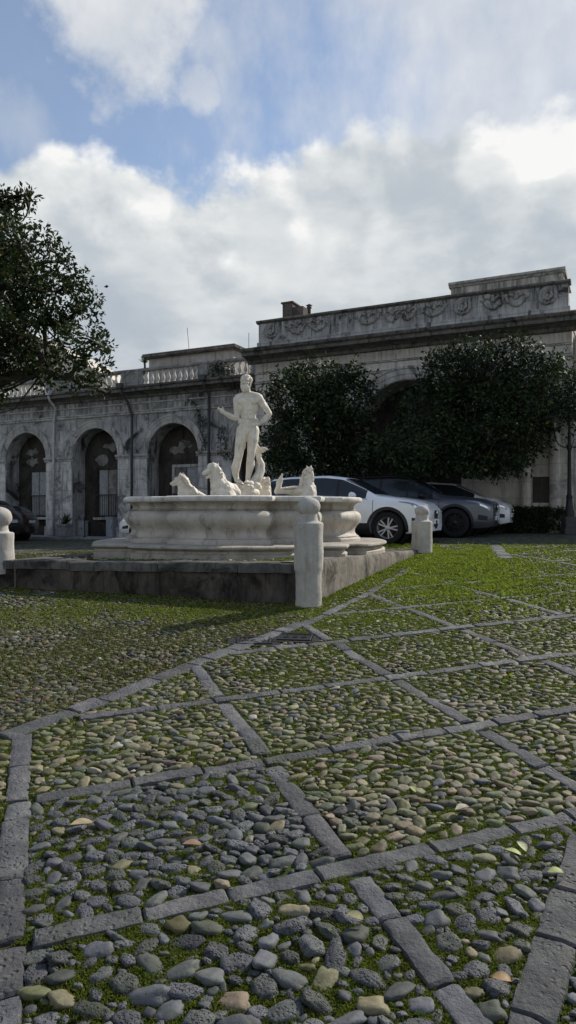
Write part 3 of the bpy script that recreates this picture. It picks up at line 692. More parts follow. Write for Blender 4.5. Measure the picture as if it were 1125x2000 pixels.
def statue():
    Y = 11.6; k = .001926
    t = thing('statue', 'pale marble statue of a bearded nude man, one hand on hip, in the fountain', 'statue', (at(483, Y), Y, zat(941, Y)))
    c = Clay()
    def P(zx, zy, y=0): return Vector(((zx-375)*k, y, (1085-zy)*k))
    # torso
    c.ell(P(378, 400), (.150, .105, .165)); c.ell(P(381, 440), (.148, .10, .15)); c.ell(P(385, 520), (.128, .088, .14)); c.ell(P(383, 590), (.148, .098, .105))
    c.ell(P(330, 392, -.062), (.078, .045, .062), (0, .1, 0)); c.ell(P(428, 388, -.062), (.080, .045, .062), (0, -.1, 0))          # chest
    for i, yy in enumerate((455, 492, 530)):
        c.ell(P(361, yy, -.078), (.036, .022, .030)); c.ell(P(404, yy, -.078), (.036, .022, .030))                                 # abdomen
    c.ell(P(383, 577, -.074), (.058, .030, .055))
    c.ell(P(312, 560, -.01), (.038, .06, .055)); c.ell(P(455, 560, -.01), (.038, .06, .055))                                     # flanks
    c.ell(P(320, 450, 0), (.05, .075, .11), (0, -.12, 0)); c.ell(P(443, 450, 0), (.05, .075, .11), (0, .12, 0))
    c.cap(P(300, 352), .066, P(372, 330), .07); c.cap(P(462, 343), .066, P(380, 328), .07)                                         # trapezius, collar
    c.cap(P(312, 345, -.04), .022, P(362, 348, -.075), .02); c.cap(P(450, 340, -.04), .022, P(388, 348, -.075), .02)
    c.cap(P(375, 345), .068, P(368, 270, -.02), .062)                                                                           # neck
    # buttocks, loins
    c.ell(P(350, 630, .06), (.085, .075, .085)); c.ell(P(415, 630, .06), (.085, .075, .085)); c.ell(P(382, 628, -.05), (.045, .035, .05)); c.ell(P(378, 652, -.098), (.020, .024, .034)); c.ell(P(371, 668, -.09), (.03, .03, .028))
    # image-left leg
    c.chain([(P(333, 635), .102), (P(322, 720, -.015), .098), (P(307, 800, -.02), .082), (P(300, 862, -.03), .071), (P(288, 905, -.01), .070), (P(272, 962, .015), .078), (P(270, 1010, .02), .058), (P(280, 1052, .02), .045), (P(283, 1072, .02), .04)])
    c.ell(P(300, 858, -.065), (.042, .03, .045)); c.ell(P(262, 965, .035), (.052, .055, .09)); c.ell(P(318, 720, -.05), (.07, .06, .13)); c.ell(P(342, 760, -.02), (.045, .05, .1))
    c.chain([(P(281, 1066, .03), .043), (P(300, 1080, -.05), .040), (P(318, 1090, -.15), .03)]); 
    for i in range(5): c.cap(P(300+i*8, 1091, -.14-.012*(2-abs(i-2))), .015, P(303+i*8.5, 1094, -.19-.008*(2-abs(i-2))), .012)
    # image-right leg
    c.chain([(P(428, 640), .101), (P(424, 720, -.02), .096), (P(415, 790, -.03), .079), (P(411, 835, -.04), .068), (P(405, 880, -.015), .066), (P(402, 935, .01), .074), (P(392, 990, .015), .057), (P(382, 1045, .015), .044), (P(380, 1070, .015), .04)])
    c.ell(P(411, 835, -.075), (.04, .03, .045)); c.ell(P(414, 935, .03), (.048, .055, .09)); c.ell(P(390, 930, .03), (.04, .05, .075)); c.ell(P(428, 720, -.05), (.07, .06, .13)); c.ell(P(402, 760, -.02), (.045, .05, .1))
    c.chain([(P(380, 1066, .03), .043), (P(378, 1080, -.05), .040), (P(376, 1090, -.15), .03)])
    for i in range(5): c.cap(P(360+i*8, 1091, -.15), .015, P(359+i*8.5, 1094, -.195), .012)
    # image-left arm raised forward to the side
    c.ell(P(288, 372), (.072, .075, .078)); c.chain([(P(286, 375), .064), (P(283, 450, .005), .056), (P(285, 525, -.02), .046), (P(272, 534, -.05), .046), (P(235, 522, -.10), .050), (P(196, 503, -.15), .037), (P(178, 494, -.17), .031)])
    c.ell(P(282, 440, -.03), (.045, .04, .075)); c.ell(P(268, 528, -.06), (.05, .046, .044))
    h0 = P(178, 494, -.17); c.ell(P(166, 484, -.185), (.040, .032, .040)); c.ell(P(160, 474, -.19), (.036, .026, .032))
    for i, (dx, dy, dz, L) in enumerate(((-.03, -.03, .018, .045), (-.036, -.012, .024, .05), (-.036, .008, .022, .046), (-.030, .026, .014, .038))):
        b = P(158, 476, -.19)+Vector((dx*.6, dy*.6, dz)); m = b+Vector((-.028, dy*.3-.012, .012)); e = m+Vector((-.004, -.012, -.030)); c.cap(b, .0105, m, .0095); c.cap(m, .0095, e, .008)
    c.cap(P(172, 478, -.20), .012, P(176, 462, -.215), .011); c.cap(P(176, 462, -.215), .011, P(170, 450, -.222), .009)
    # image-right arm, hand on hip
    c.ell(P(474, 358), (.076, .078, .08)); c.chain([(P(478, 362), .066), (P(520, 418, .03), .058), (P(562, 478, .05), .047), (P(566, 492, .04), .046), (P(530, 538, 0), .046), (P(487, 577, -.05), .031), (P(470, 588, -.065), .027)])
    c.ell(P(512, 415, -.005), (.05, .045, .075), (0, -.62, 0)); c.ell(P(548, 515, .02), (.05, .05, .065), (0, .65, 0))
    c.ell(P(452, 590, -.088), (.048, .026, .034))
    for i in range(4):
        b = P(440, 576+i*9.5, -.100); m = b+Vector((-.035+.004*i, -.008, -.008)); e = m+Vector((-.024, .010, -.012)); c.cap(b, .011, m, .010); c.cap(m, .010, e, .0085)
    c.cap(P(456, 576, -.095), .012, P(440, 564, -.105), .011); c.cap(P(440, 564, -.105), .011, P(428, 562, -.10), .009)
    # head, turned to the image left a little
    H = P(366, 222, -.03); rz = Matrix.Rotation(R(-14), 3, 'Z')
    def Hd(x, y, z): return H+rz @ Vector((x, y, z))
    c.ell(Hd(0, .012, .035), (.086, .105, .098)); c.ell(Hd(0, -.03, -.035), (.066, .072, .085)); c.ell(Hd(0, -.062, -.085), (.045, .04, .04))
    c.cap(Hd(0, -.098, .018), .012, Hd(0, -.122, -.022), .017); c.ell(Hd(-.014, -.108, -.026), (.011, .012, .01)); c.ell(Hd(.014, -.108, -.026), (.011, .012, .01))
    c.cap(Hd(-.05, -.078, .030), .015, Hd(-.012, -.098, .028), .013); c.cap(Hd(.05, -.078, .030), .015, Hd(.012, -.098, .028), .013)
    c.ell(Hd(-.030, -.084, .008), (.014, .010, .009)); c.ell(Hd(.030, -.084, .008), (.014, .010, .009))
    c.ell(Hd(-.045, -.065, -.022), (.022, .022, .022)); c.ell(Hd(.045, -.065, -.022), (.022, .022, .022))
    c.cap(Hd(-.024, -.098, -.060), .008, Hd(.024, -.098, -.060), .008); c.cap(Hd(-.020, -.096, -.074), .009, Hd(.020, -.096, -.074), .009)
    for s in (-1, 1): c.ell(Hd(s*.086, .012, .002), (.012, .022, .034)); c.ell(Hd(s*.09, .005, .012), (.008, .018, .016))
    c.bake('figure', M['statue'], t, .0075, 5)
    hc = Clay(); r2 = random.Random(4)                                 # hair and beard of carved curls
    for i in range(150):
        a = r2.uniform(0, 2*math.pi); e = r2.uniform(.0, 1.45); p = Vector((math.cos(a)*math.cos(e), math.sin(a)*math.cos(e), math.sin(e)))
        if p.y < -.42 and p.z < .62: continue
        hc.ell(Hd(p.x*.086, .014+p.y*.102, .026+p.z*.086), (r2.uniform(.020, .026),)*3)
    for i in range(60):
        a = r2.uniform(-1.35, 1.35); z = r2.uniform(-.150, -.080); k2 = 1-max(0, -.11-z)*8; hc.ell(Hd(math.sin(a)*.064*k2, -.025-math.cos(a)*.074*k2, z), (r2.uniform(.017, .024),)*3)
    for s in (-1, 1):
        for z in (-.02, -.045, -.07): hc.ell(Hd(s*.078, -.02-.2*(-z-.02), z), (.017, .024, .02))
        hc.cap(Hd(s*.008, -.108, -.048), .010, Hd(s*.042, -.088, -.062), .009)
    hc.bake('hair', M['statue'], t, .007, 2)
    d = Clay()                                                         # dolphin standing on its head behind the leg, tail up
    d.chain([(P(425, 1110, .02), .085), (P(462, 1050, .06), .085), (P(492, 985, .10), .070), (P(496, 930, .12), .058), (P(476, 880, .13), .046), (P(462, 840, .13), .038), (P(468, 805, .13), .034)])
    d.ell(P(400, 1105, -.06), (.075, .10, .065)); d.cap(P(392, 1118, -.12), .034, P(386, 1122, -.19), .022)
    d.chain([(P(468, 810, .13), .036), (P(462, 775, .12), .03), (P(458, 745, .12), .012)]); d.chain([(P(470, 812, .13), .036), (P(505, 795, .12), .038), (P(535, 794, .12), .026), (P(556, 800, .12), .010)]); d.chain([(P(480, 840, .13), .03), (P(490, 855, .12), .018)])
    d.ell(P(500, 812, .12), (.055, .02, .035)); d.ell(P(482, 800, .12), (.045, .022, .05))
    d.bake('dolphin', M['statue'], t, .010, 4)
    r = Clay(); r3 = random.Random(9)
    r.ell(P(365, 1190), (.23, .22, .13))
    for i in range(26): r.ell(P(r3.uniform(255, 475), r3.uniform(1105, 1175), r3.uniform(-.16, .16)), (r3.uniform(.045, .09), r3.uniform(.05, .09), r3.uniform(.03, .055)), (r3.random(), r3.random(), r3.random()))
    r.cap(P(360, 1290), .22, P(360, 1380), .3); r.ell(P(300, 1112, -.04), (.075, .15, .035)); r.ell(P(376, 1114, -.06), (.07, .15, .035))
    r.bake('rock', M['statue'], t, .012, 2, .010)
    return t
statue()

def sea_horse(name, label, Y, px, py, build, cat='carving'):
    t = thing(name, label, cat, (at(px, Y), Y, zat(py, Y)), 0, 'marble sea horses rising from the fountain basin'); k = Y/F
    c = Clay(); build(c, lambda x, y, d=0: Vector(((x-px)*k, d, (py-y)*k)), k); c.bake('body', M['statue'], t, .008, 2, .002); return t
def locks(c, P, pts, n, seed, r0, r1, w):
    """a mane of separate carved locks along a crest line"""
    g = random.Random(seed)
    for i in range(n):
        f = g.random()*(len(pts)-1); a = int(f); f -= a; x = pts[a][0]+(pts[a+1][0]-pts[a][0])*f; y = pts[a][1]+(pts[a+1][1]-pts[a][1])*f
        d = g.uniform(-w, w); r = g.uniform(r0, r1); p = P(x+g.uniform(-1.5, 1.5), y+g.uniform(-1.5, 1.5), d); q = p+Vector((g.uniform(.01, .05), d*.35, g.uniform(-.07, -.02))); c.cap(p, r, q, r*.55)
def horse_a(c, P, k):          # small horse looking to the left
    c.chain([(P(366, 985), .15), (P(361, 964), .125), (P(356, 950), .082), (P(353, 939), .058)])
    c.chain([(P(353, 933), .050), (P(346, 938, -.02), .040), (P(339, 943, -.03), .027), (P(335, 945, -.03), .026)]); c.ell(P(349, 938, -.02), (.05, .046, .046)); c.cap(P(350, 944, -.02), .032, P(338, 949, -.03), .015); c.ell(P(335, 943, -.05), (.014, .012, .012))
    c.cap(P(352, 929, -.02), .016, P(353, 922, -.02), .006); c.cap(P(355, 929, .04), .016, P(357, 923, .04), .006); c.ell(P(345, 935, -.06), (.014, .010, .010)); c.cap(P(342, 934, -.055), .010, P(349, 932, -.055), .012)
    locks(c, P, [(351, 927), (358, 930), (364, 936), (368, 945), (374, 952), (384, 959)], 60, 2, .018, .030, .07)
    c.chain([(P(368, 962), .10), (P(385, 967), .08), (P(400, 973), .06)])
def horse_b(c, P, k):          # the larger one at the front, open mouth, looking left
    c.chain([(P(440, 985), .22), (P(435, 964), .195), (P(429, 950, -.03), .145), (P(424, 938, -.05), .108), (P(421, 927, -.06), .085)])
    c.chain([(P(420, 917, -.06), .072), (P(412, 919, -.09), .058), (P(405, 923, -.12), .042), (P(401, 925, -.13), .036)]); c.chain([(P(419, 927, -.06), .055), (P(411, 931, -.09), .032), (P(405, 934, -.12), .020)])
    c.ell(P(401, 922, -.155), (.018, .014, .014)); c.ell(P(412, 914, -.125), (.018, .014, .014)); c.cap(P(407, 913, -.13), .013, P(417, 911, -.12), .016); c.ell(P(418, 927, -.11), (.05, .03, .05))
    c.cap(P(418, 912, -.10), .024, P(417, 903, -.10), .008); c.cap(P(424, 912, -.01), .024, P(427, 904, -.01), .008)
    locks(c, P, [(408, 911), (414, 908), (420, 909), (426, 914), (431, 923), (434, 933), (439, 944)], 85, 3, .020, .034, .10)
    c.chain([(P(442, 957), .16), (P(453, 956, .05), .10), (P(459, 963, .08), .09)])
    for i in range(7): c.chain([(P(441+i*2.6, 946+i*1.2, -.10+.02*i), .020), (P(445+i*2.4, 951+i, -.14+.02*i), .022), (P(445+i*2.2, 964, -.15+.02*i), .014)])
    for i in range(4): c.cap(P(425+i*4, 955+i*2, -.15), .016, P(432+i*4, 961, -.17), .013)
def horse_c(c, P, k):          # at the right, looking down to the right, with its fish tail
    c.chain([(P(600, 985), .16), (P(602, 963), .135), (P(602, 947), .105), (P(601, 934), .082), (P(602, 924), .064)])
    c.chain([(P(602, 920), .058), (P(607, 924, -.03), .047), (P(610, 932, -.04), .034), (P(610, 939, -.04), .028)]); c.cap(P(603, 930, -.03), .036, P(606, 940, -.04), .018); c.ell(P(607, 921, -.07), (.014, .010, .012)); c.ell(P(611, 938, -.065), (.012, .01, .012))
    c.cap(P(601, 915, .03), .020, P(599, 909, .03), .007); c.cap(P(606, 915, -.03), .020, P(608, 909, -.03), .007)
    locks(c, P, [(606, 915), (600, 916), (594, 922), (591, 931), (589, 940), (586, 950)], 70, 5, .018, .030, .07)
    c.chain([(P(600, 960), .13), (P(585, 959, .02), .095), (P(570, 958, .04), .078), (P(556, 958, .05), .062), (P(545, 959, .05), .050)])
    c.chain([(P(541, 960, .05), .050), (P(545, 948, .05), .045), (P(548, 937, .05), .032), (P(551, 925, .05), .012)]); c.ell(P(547, 940, .05), (.050, .018, .095), (0, .25, 0)); c.ell(P(543, 946, .05), (.030, .018, .07), (0, -.35, 0))
    c.cap(P(611, 952), .055, P(612, 968), .06); c.ell(P(606, 955, -.09), (.04, .05, .06))
    for i in range(8): c.ell(P(593-i*5.5, 952+i*.3, -.04), (.030, .05, .016), (0, .5, 0))
def horse_d(c, P, k):          # seen from behind: only its curly mane shows
    r = random.Random(3); c.chain([(P(516, 985), .14), (P(517, 955), .115), (P(519, 944), .085), (P(521, 938, .05), .06)])
    for i in range(26): c.ell(P(r.uniform(509, 527), r.uniform(935, 962), r.uniform(-.1, .05)), (r.uniform(.025, .04), .04, r.uniform(.03, .055)), (0, r.uniform(-.6, .6), 0))
sea_horse('sea_horse', 'small marble sea horse looking left at the basin end', 11.9, 360, 962, horse_a)
sea_horse('sea_horse', 'big marble sea horse with open mouth before the statue legs', 10.75, 430, 962, horse_b)
sea_horse('sea_horse', 'marble sea horse with raised fish tail before the white car', 11.7, 590, 962, horse_c)
sea_horse('sea_horse', 'marble sea horse seen from behind, a curly mane beside the rock', 12.1, 518, 962, horse_d)
# ------------------------------------------------------------------ buildings
E0 = np.array([.9015, -.4328]); N0 = np.array([.4328, .9015]); P0 = np.array([-1.387, 26.0]); FA = math.atan2(-.4328, .9015)
def lx(px, y=0.0):
    """local facade x of an image column, on the plane y metres behind the arcade front"""
    k = (px-562.5)/F; b = P0+N0*y; return float((k*b[1]-b[0])/(E0[0]-k*E0[1]))
def lw(x, y): return P0+E0*x+N0*y
def lz(px, py, y=0.0):
    x = lx(px, y); return zat(py, lw(x, y)[1])
def arch_wall(mb, x0, x1, z0, z1, arches, y=0, depth=.8, N=22):
    cur = x0
    for cx, r, zs in sorted(arches):
        mb.quad((cur, y, z0), (cx-r, y, z0), (cx-r, y, z1), (cur, y, z1))
        pts = [(cx-r*math.cos(math.pi*i/N), zs+r*math.sin(math.pi*i/N)) for i in range(N+1)]
        for (xa, za), (xb, zb) in zip(pts, pts[1:]):
            mb.quad((xa, y, za), (xb, y, zb), (xb, y, z1), (xa, y, z1)); mb.quad((xa, y, za), (xa, y+depth, za), (xb, y+depth, zb), (xb, y, zb))
        for xx in (cx-r, cx+r): mb.quad((xx, y, z0), (xx, y+depth, z0), (xx, y+depth, zs), (xx, y, zs))
        cur = cx+r
    mb.quad((cur, y, z0), (x1, y, z0), (x1, y, z1), (cur, y, z1))
def archivolt(mb, cx, zs, r0, r1, y, proud=.06, N=26):
    prof = [(r0, 0), (r0, -proud*.55), (r0+(r1-r0)*.35, -proud*.6), (r0+(r1-r0)*.4, -proud*.85), (r0+(r1-r0)*.78, -proud*.85), (r0+(r1-r0)*.82, -proud*1.3), (r1, -proud*1.3), (r1, 0)]
    vs = []
    for i in range(N+1):
        a = math.pi*i/N
        for r, d in prof: vs.append((cx-r*math.cos(a), y+d-.003, zs+r*math.sin(a)))
    m = len(prof); mb.add(vs, [(i*m+k, i*m+k+1, (i+1)*m+k+1, (i+1)*m+k) for i in range(N) for k in range(m-1)])
def run_profile(mb, x0, x1, prof, y=0, wob=0, close=True):
    """prof: (outward, z) pairs swept along the facade"""
    n = max(2, int((x1-x0)/.35)); vs = []; m = len(prof)
    for i in range(n+1):
        x = x0+(x1-x0)*i/n
        for o, z in prof: vs.append((x, y-o+wob*mnoise.noise((x*2.3, z*6, o*9)), z+wob*mnoise.noise((x*1.9, z*7, 5))))
    fs = [(i*m+k, (i+1)*m+k, (i+1)*m+k+1, i*m+k+1) for i in range(n) for k in range(m-1)]
    if close: fs += [tuple(range(m)), tuple(range(n*m, n*m+m))[::-1]]
    mb.add(vs, fs)

def arcade():
    b = thing('arcade_building', 'long weathered arcade with round arches and balustrade, behind the statue', 'building', (P0[0], P0[1], 0), FA)
    X0, X1 = -19.5, 1.2; centres = [-15.45, -11.49, -7.52, -3.56, .40]; r, zs = 1.21, 3.93
    mb = MB(); arch_wall(mb, X0, X1, .2, 6.32, [(c, r, zs) for c in centres], 0, .75)
    mb.quad((X0, 0, .2), (X0, 7, .2), (X0, 7, 6.3), (X0, 0, 6.3)); mb.build('wall', M['facade'], b)
    mb = MB(); mb.box(X0, X1, .30, 7, 6.55, 6.80); mb.build('roof', M['roof'], b)
    mb = MB()                                                              # pier faces between the arches, with joints
    edges = [X0]+[v for c in centres for v in (c-r, c+r)]
    piers = [(centres[i]+r, centres[i+1]-r) for i in range(4)]+[(centres[0]-r-1.5, centres[0]-r)]
    for i, (xa, xb) in enumerate(piers):
        p = MB(); p.box(xa+.02, xb-.02, -.045, -.002, .2, zs-.12); p.box(xa-.015, xb+.015, -.10, -.003, .2, .98); po = p.build('pier', M['pier'], b, False, .012)
        q = MB(); run_profile(q, xa-.05, xb+.05, [(0, zs-.16), (.06, zs-.14), (.065, zs-.09), (.10, zs-.06), (.12, zs-.02), (.12, zs+.03), (0, zs+.05)], -.003, .006); q.build('impost', M['trim'], po)
    for c in centres:
        q = MB(); archivolt(q, c, zs+.02, r+.003, r+.33, 0, .05); q.build('archivolt', M['trim'], b, 'auto')
    # mouldings and cornice
    q = MB(); run_profile(q, X0, X1, [(0, 5.60), (.05, 5.61), (.055, 5.67), (.09, 5.70), (.09, 5.74), (0, 5.76)], -.003, .008); q.build('string_course', M['trim'], b)
    q = MB(); run_profile(q, X0, X1, [(0, 6.02), (.035, 6.03), (.04, 6.07), (0, 6.085)], -.003, .008); q.build('moulding', M['trim'], b)
    q = MB(); run_profile(q, X0, X1, [(0, 6.26), (.06, 6.28), (.09, 6.36), (.20, 6.42), (.24, 6.44), (.46, 6.47), (.47, 6.58), (.54, 6.61), (.56, 6.67), (.5, 6.70), (-.35, 6.72)], -.003, .014); q.build('cornice', M['cornice'], b)
    # balustrade: plinth, rail, panels and balusters
    bal = thing_part('balustrade', b)
    q = MB(); run_profile(q, X0, X1, [(.02, 6.70), (.05, 6.71), (.05, 6.80), (.02, 6.83), (-.25, 6.83)], .1, .008); q.build('plinth', M['balustrade'], bal)
    q = MB(); run_profile(q, X0, X1, [(-.22, 7.36), (.02, 7.36), (.045, 7.385), (.05, 7.45), (.03, 7.48), (-.22, 7.49), (-.24, 7.42)], .1, .008); q.build('rail', M['balustrade'], bal)
    prof = [(.062, 0), (.062, .035), (.045, .045), (.038, .07), (.052, .11), (.078, .17), (.082, .22), (.068, .28), (.045, .34), (.036, .40), (.038, .43), (.052, .45), (.05, .47), (.062, .48), (.062, .53)]
    first = None; nb = 0
    groups = [(-40, 92), (196, 238), (287, 386), (446, 492)]; lastx = X0
    for pa, pb in groups:
        xa, xb = max(lx(pa, .2), X0+.1), min(lx(pb, .2), X1); q = MB(); q.box(lastx, xa-.1, .065, .30, 6.829, 7.361); q.box(lastx+.12, xa-.22, .05, .066, 6.93, 7.28); q.build('panel', M['balustrade'], bal, False, .01); lastx = xb+.1
        n = max(2, int(round((xb-xa)/.262)))
        for i in range(n+1):
            x = xa+(xb-xa)*i/n
            if first is None: q = MB(); q.lathe(prof, 12); o = q.build('baluster', M['baluster'], bal, True); first = o
            else: o = first.copy(); C.objects.link(o); o.parent = bal
            o.location = (x, .19, 6.829); o.rotation_euler = (0, 0, random.uniform(0, 3)); nb += 1
    q = MB(); q.box(lx(492, .2)+.1, X1, .065, .30, 6.829, 7.361); q.build('panel', M['balustrade'], bal)
    # niches with shuttered doors
    for i, c in enumerate(centres):
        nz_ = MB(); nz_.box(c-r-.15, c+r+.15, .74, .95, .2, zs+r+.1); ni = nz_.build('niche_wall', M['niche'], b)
        pp = MB(); rr = random.Random(i)                                     # flaked pale plaster left above the door
        for k in range(2):
            cx, cz = c+rr.uniform(-.5, .3), rr.uniform(3.75, 4.45); pts = [(cx+(.16+.3*rr.random())*math.cos(a)*(1 if k else 1.1), .735-.002*k, cz+(.08+.2*rr.random())*math.sin(a)) for a in [2*math.pi*j/14 for j in range(14)]]
            pp.add(pts+[(x_, .741, z_) for x_, y_, z_ in pts], [tuple(range(14))]+[(j, (j+1) % 14, 14+(j+1) % 14, 14+j) for j in range(14)])
        pp.build('plaster_patch', M['pale_plaster'], ni)
        w = .50 if i != 3 else .58; z0, z1 = 1.42, 3.42; cx = c+(.12 if i != 3 else .2)
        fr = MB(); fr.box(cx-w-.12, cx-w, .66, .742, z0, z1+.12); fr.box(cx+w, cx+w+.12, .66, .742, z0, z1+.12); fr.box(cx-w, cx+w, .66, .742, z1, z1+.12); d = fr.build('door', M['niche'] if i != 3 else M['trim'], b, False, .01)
        for s in (0, 1):
            xa = cx-w+s*w+.01; xb = xa+w-.02; sh = MB(); sh.box(xa, xb, .70, .741, z0, z1); sh.box(xa+.07, xb-.07, .69, .702, z0+.1, z0+.85); sh.box(xa+.07, xb-.07, .69, .702, z0+.98, z1-.1)
            sh.build('shutter', M['shutter'] if (i+s) % 3 else M['pale_plaster'], d, False, .006)
        dk = MB(); dk.box(cx-.018, cx+.018, .692, .71, z0, z1); dk.build('gap_strip', M['door_wood'], d)
        rl = MB()
        for k in range(11): rl.tube([(cx-w-.1+k*(2*w+.2)/10, .60, z0-.05), (cx-w-.1+k*(2*w+.2)/10, .60, z0+.92)], .011, 6)
        rl.box(cx-w-.12, cx+w+.12, .585, .615, z0+.90, z0+.94); rl.box(cx-w-.12, cx+w+.12, .585, .615, z0+.02, z0+.05); rl.build('railing', M['iron'], d)
        sl = MB(); sl.box(cx-w-.18, cx+w+.18, .50, .742, z0-.16, z0-.05); sl.build('door_sill', M['trim'], d, False, .01)
    # rain pipes
    for px, mat, bend in ((110, 'pipe_grey', .1), (262, 'pipe_dark', -.25), (412, 'pipe_dark', 0)):
        x = lx(px); q = MB(); q.tube([(x+bend, -.58, 6.62), (x+bend, -.50, 6.40), (x+bend*.9, -.14, 6.12), (x, -.14, 5.5), (x, -.16, 3.98), (x, -.16, .5)], .055, 10)
        for z in (1.3, 2.6, 4.6, 5.5): q.lathe([(.068, 0), (.068, .05)], 10, (x, -.15, z))
        po = q.build('rain_pipe', M[mat], b, True)
        q = MB(); q.box(x-.13+bend, x+.13+bend, -.70, -.50, 6.60, 6.80); q.build('hopper', M[mat], po)
    return b
def thing_part(name, parent):
    o = bpy.data.objects.new(name, None); C.objects.link(o); o.parent = parent; return o
ARC = arcade()
mb = MB(); mb.box(-19.5, -.1, -1.35, .3, .2, .565)
o = mb.build('pavement', M['pavement'], None, False, .01); o.location = (P0[0], P0[1], 0); o.rotation_euler = (0, 0, FA); struct(o)

def pavilion():
    yo = -1.2; S = lw(0, yo); b = thing('pavilion_building', 'taller weathered pavilion with carved attic parapet, behind the dark trees', 'building', (S[0], S[1], 0), FA)
    def L(px): return lx(px, yo)
    def Z(px, py): return lz(px, py, yo)
    XA, XB = L(499), L(1117); XP = L(1113); zc0, zc1 = 6.98, 7.34; xc = 6.35; zs = 4.12; r = 1.72
    mb = MB(); arch_wall(mb, XA, XB, .3, zc0+.05, [(xc, r, zs)], 0, 1.2, 30)
    for x in (XA, XB): mb.quad((x, 0, .3), (x, 8, .3), (x, 8, zc0), (x, 0, zc0))
    mb.build('wall', M['pavilion'], b)
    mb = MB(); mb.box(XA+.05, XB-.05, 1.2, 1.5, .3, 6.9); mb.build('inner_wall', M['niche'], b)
    mb = MB(); mb.box(XA+.02, XB-.02, .32, 8, 7.2, 7.4); mb.build('roof', M['roof'], b)
    q = MB(); archivolt(q, xc, zs+.02, r+.003, r+.42, 0, .07, 36); q.build('archivolt', M['trim'], b, 'auto')
    for za, zb, o in ((6.12, 6.22, .06), (6.46, 6.54, .04)):
        q = MB(); run_profile(q, XA-.02, XB+.02, [(0, za), (o, za+.015), (o*1.1, za+(zb-za)*.6), (o*1.6, zb-.02), (0, zb)], -.003, .006); q.build('moulding', M['trim'], b)
    q = MB(); run_profile(q, XA-.28, XB+.6, [(0, 6.84), (.08, 6.87), (.11, 6.96), (.26, 7.02), (.5, 7.05), (.52, 7.15), (.60, 7.20), (.63, 7.27), (.56, 7.31), (-.4, 7.34)], -.003, .012); q.build('cornice', M['cornice'], b)
    # attic parapet with carved reliefs
    at_ = MB(); at_.box(XA+.02, XP, .06, .42, 7.31, 7.62); at_.box(XA+.06, XP-.05, .12, .40, 7.619, 8.30); ap = at_.build('attic', M['attic'], b, False, .01)
    q = MB(); run_profile(q, XA, XP+.02, [(-.36, 8.28), (-.1, 8.29), (-.03, 8.33), (-.02, 8.38), (-.06, 8.40), (-.42, 8.41)], 0, .008); q.build('coping', M['cornice'], ap)
    rd = random.Random(5)
    def roundel(px):
        x = L(px); q = MB(); q.lathe([(.27, 0), (.28, .03), (.25, .06), (.20, .05), (.17, .03), (.05, .045), (.001, .05)], 24, (0, 0, 0), Matrix.Rotation(R(90), 4, 'X'))
        for k in range(10): a = k*math.pi/5; q.ball((.12*math.cos(a), -.05, .12*math.sin(a)), (.05, .03, .05), 8, 6)
        o = q.build('roundel', M['relief'], ap, True); o.location = (x, .119, 8.0)
    for px in (527, 902, 1069): roundel(px)
    def swag(pa, pb, n):
        xa, xb = L(pa), L(pb); q = MB(); W = (xb-xa)/n
        for j in range(n):
            pts = [(xa+W*(j+i/10), .115, 8.14-.30*math.sin(math.pi*i/10)) for i in range(11)]; q.tube(pts, [.035+.035*math.sin(math.pi*i/10) for i in range(11)], 8)
            for i in range(26): f = rd.random(); q.ball((xa+W*(j+f), .10+rd.uniform(-.02, .02), 8.14-.30*math.sin(math.pi*f)+rd.uniform(-.06, .08)), rd.uniform(.03, .065), 7, 5)
            q.ball((xa+W*(j+.5), .10, 8.10), (.09, .05, .10), 9, 7); q.ball((xa+W*(j+.5), .08, 8.17), (.055, .05, .06), 9, 7)
            for s in (-1, 1): q.tube([(xa+W*(j+.5)+s*.06, .10, 8.10), (xa+W*(j+.5)+s*.2, .10, 8.18), (xa+W*(j+.5)+s*.26, .10, 8.06)], [.04, .05, .02], 7)
        q.build('garland', M['relief'], ap, True)
    swag(556, 640, 2); swag(692, 742, 1); swag(748, 812, 2); swag(818, 872, 1); swag(938, 1032, 2)
    # block on the roof at the right, chimney and flue at the left
    q = MB(); xa, xb = lx(884, yo+1), lx(1102, yo+1); q.box(xa, xb, .75, 3.5, 7.3, 8.82); bl = q.build('roof_block', M['pavilion'], b, False, .01)
    q = MB(); run_profile(q, xa-.06, xb+.06, [(-.2, 8.815), (.03, 8.82), (.06, 8.87), (.12, 8.90), (.13, 8.96), (.08, 8.985), (-2.8, 8.99)], .75, .006); q.build('cornice', M['trim'], bl)
    q = MB(); xa = lx(556, yo+2.5); q.box(xa, xa+.42, 2.3, 3.0, 7.3, 9.62); q.box(xa+.40, xa+.85, 2.35, 3.0, 7.3, 9.46); q.box(xa-.05, xa+.47, 2.25, 3.05, 9.619, 9.68); q.build('chimney', M['chimney'], b, False, .01)
    q = MB(); xa = lx(604, yo+2.5); q.lathe([(.06, 7.3), (.06, 9.36), (.10, 9.38), (.10, 9.42), (.06, 9.44), (.13, 9.48), (.001, 9.55)], 12, (xa, 2.5, 0)); q.build('flue_pipe', M['pipe_dark'], b, True)
    # ground floor at the right: window, half columns, corner pilaster
    xa, xb = L(1040), L(1078); za, zb = Z(1060, 982), Z(1060, 931)
    q = MB(); q.box(xa-.09, xb+.09, -.05, -.002, za-.12, za); q.box(xa-.09, xa, -.05, -.002, za, zb); q.box(xb, xb+.09, -.05, -.002, za, zb); q.box(xa-.09, xb+.09, -.05, -.002, zb, zb+.1); w = q.build('window', M['pavilion'], b, False, .008)
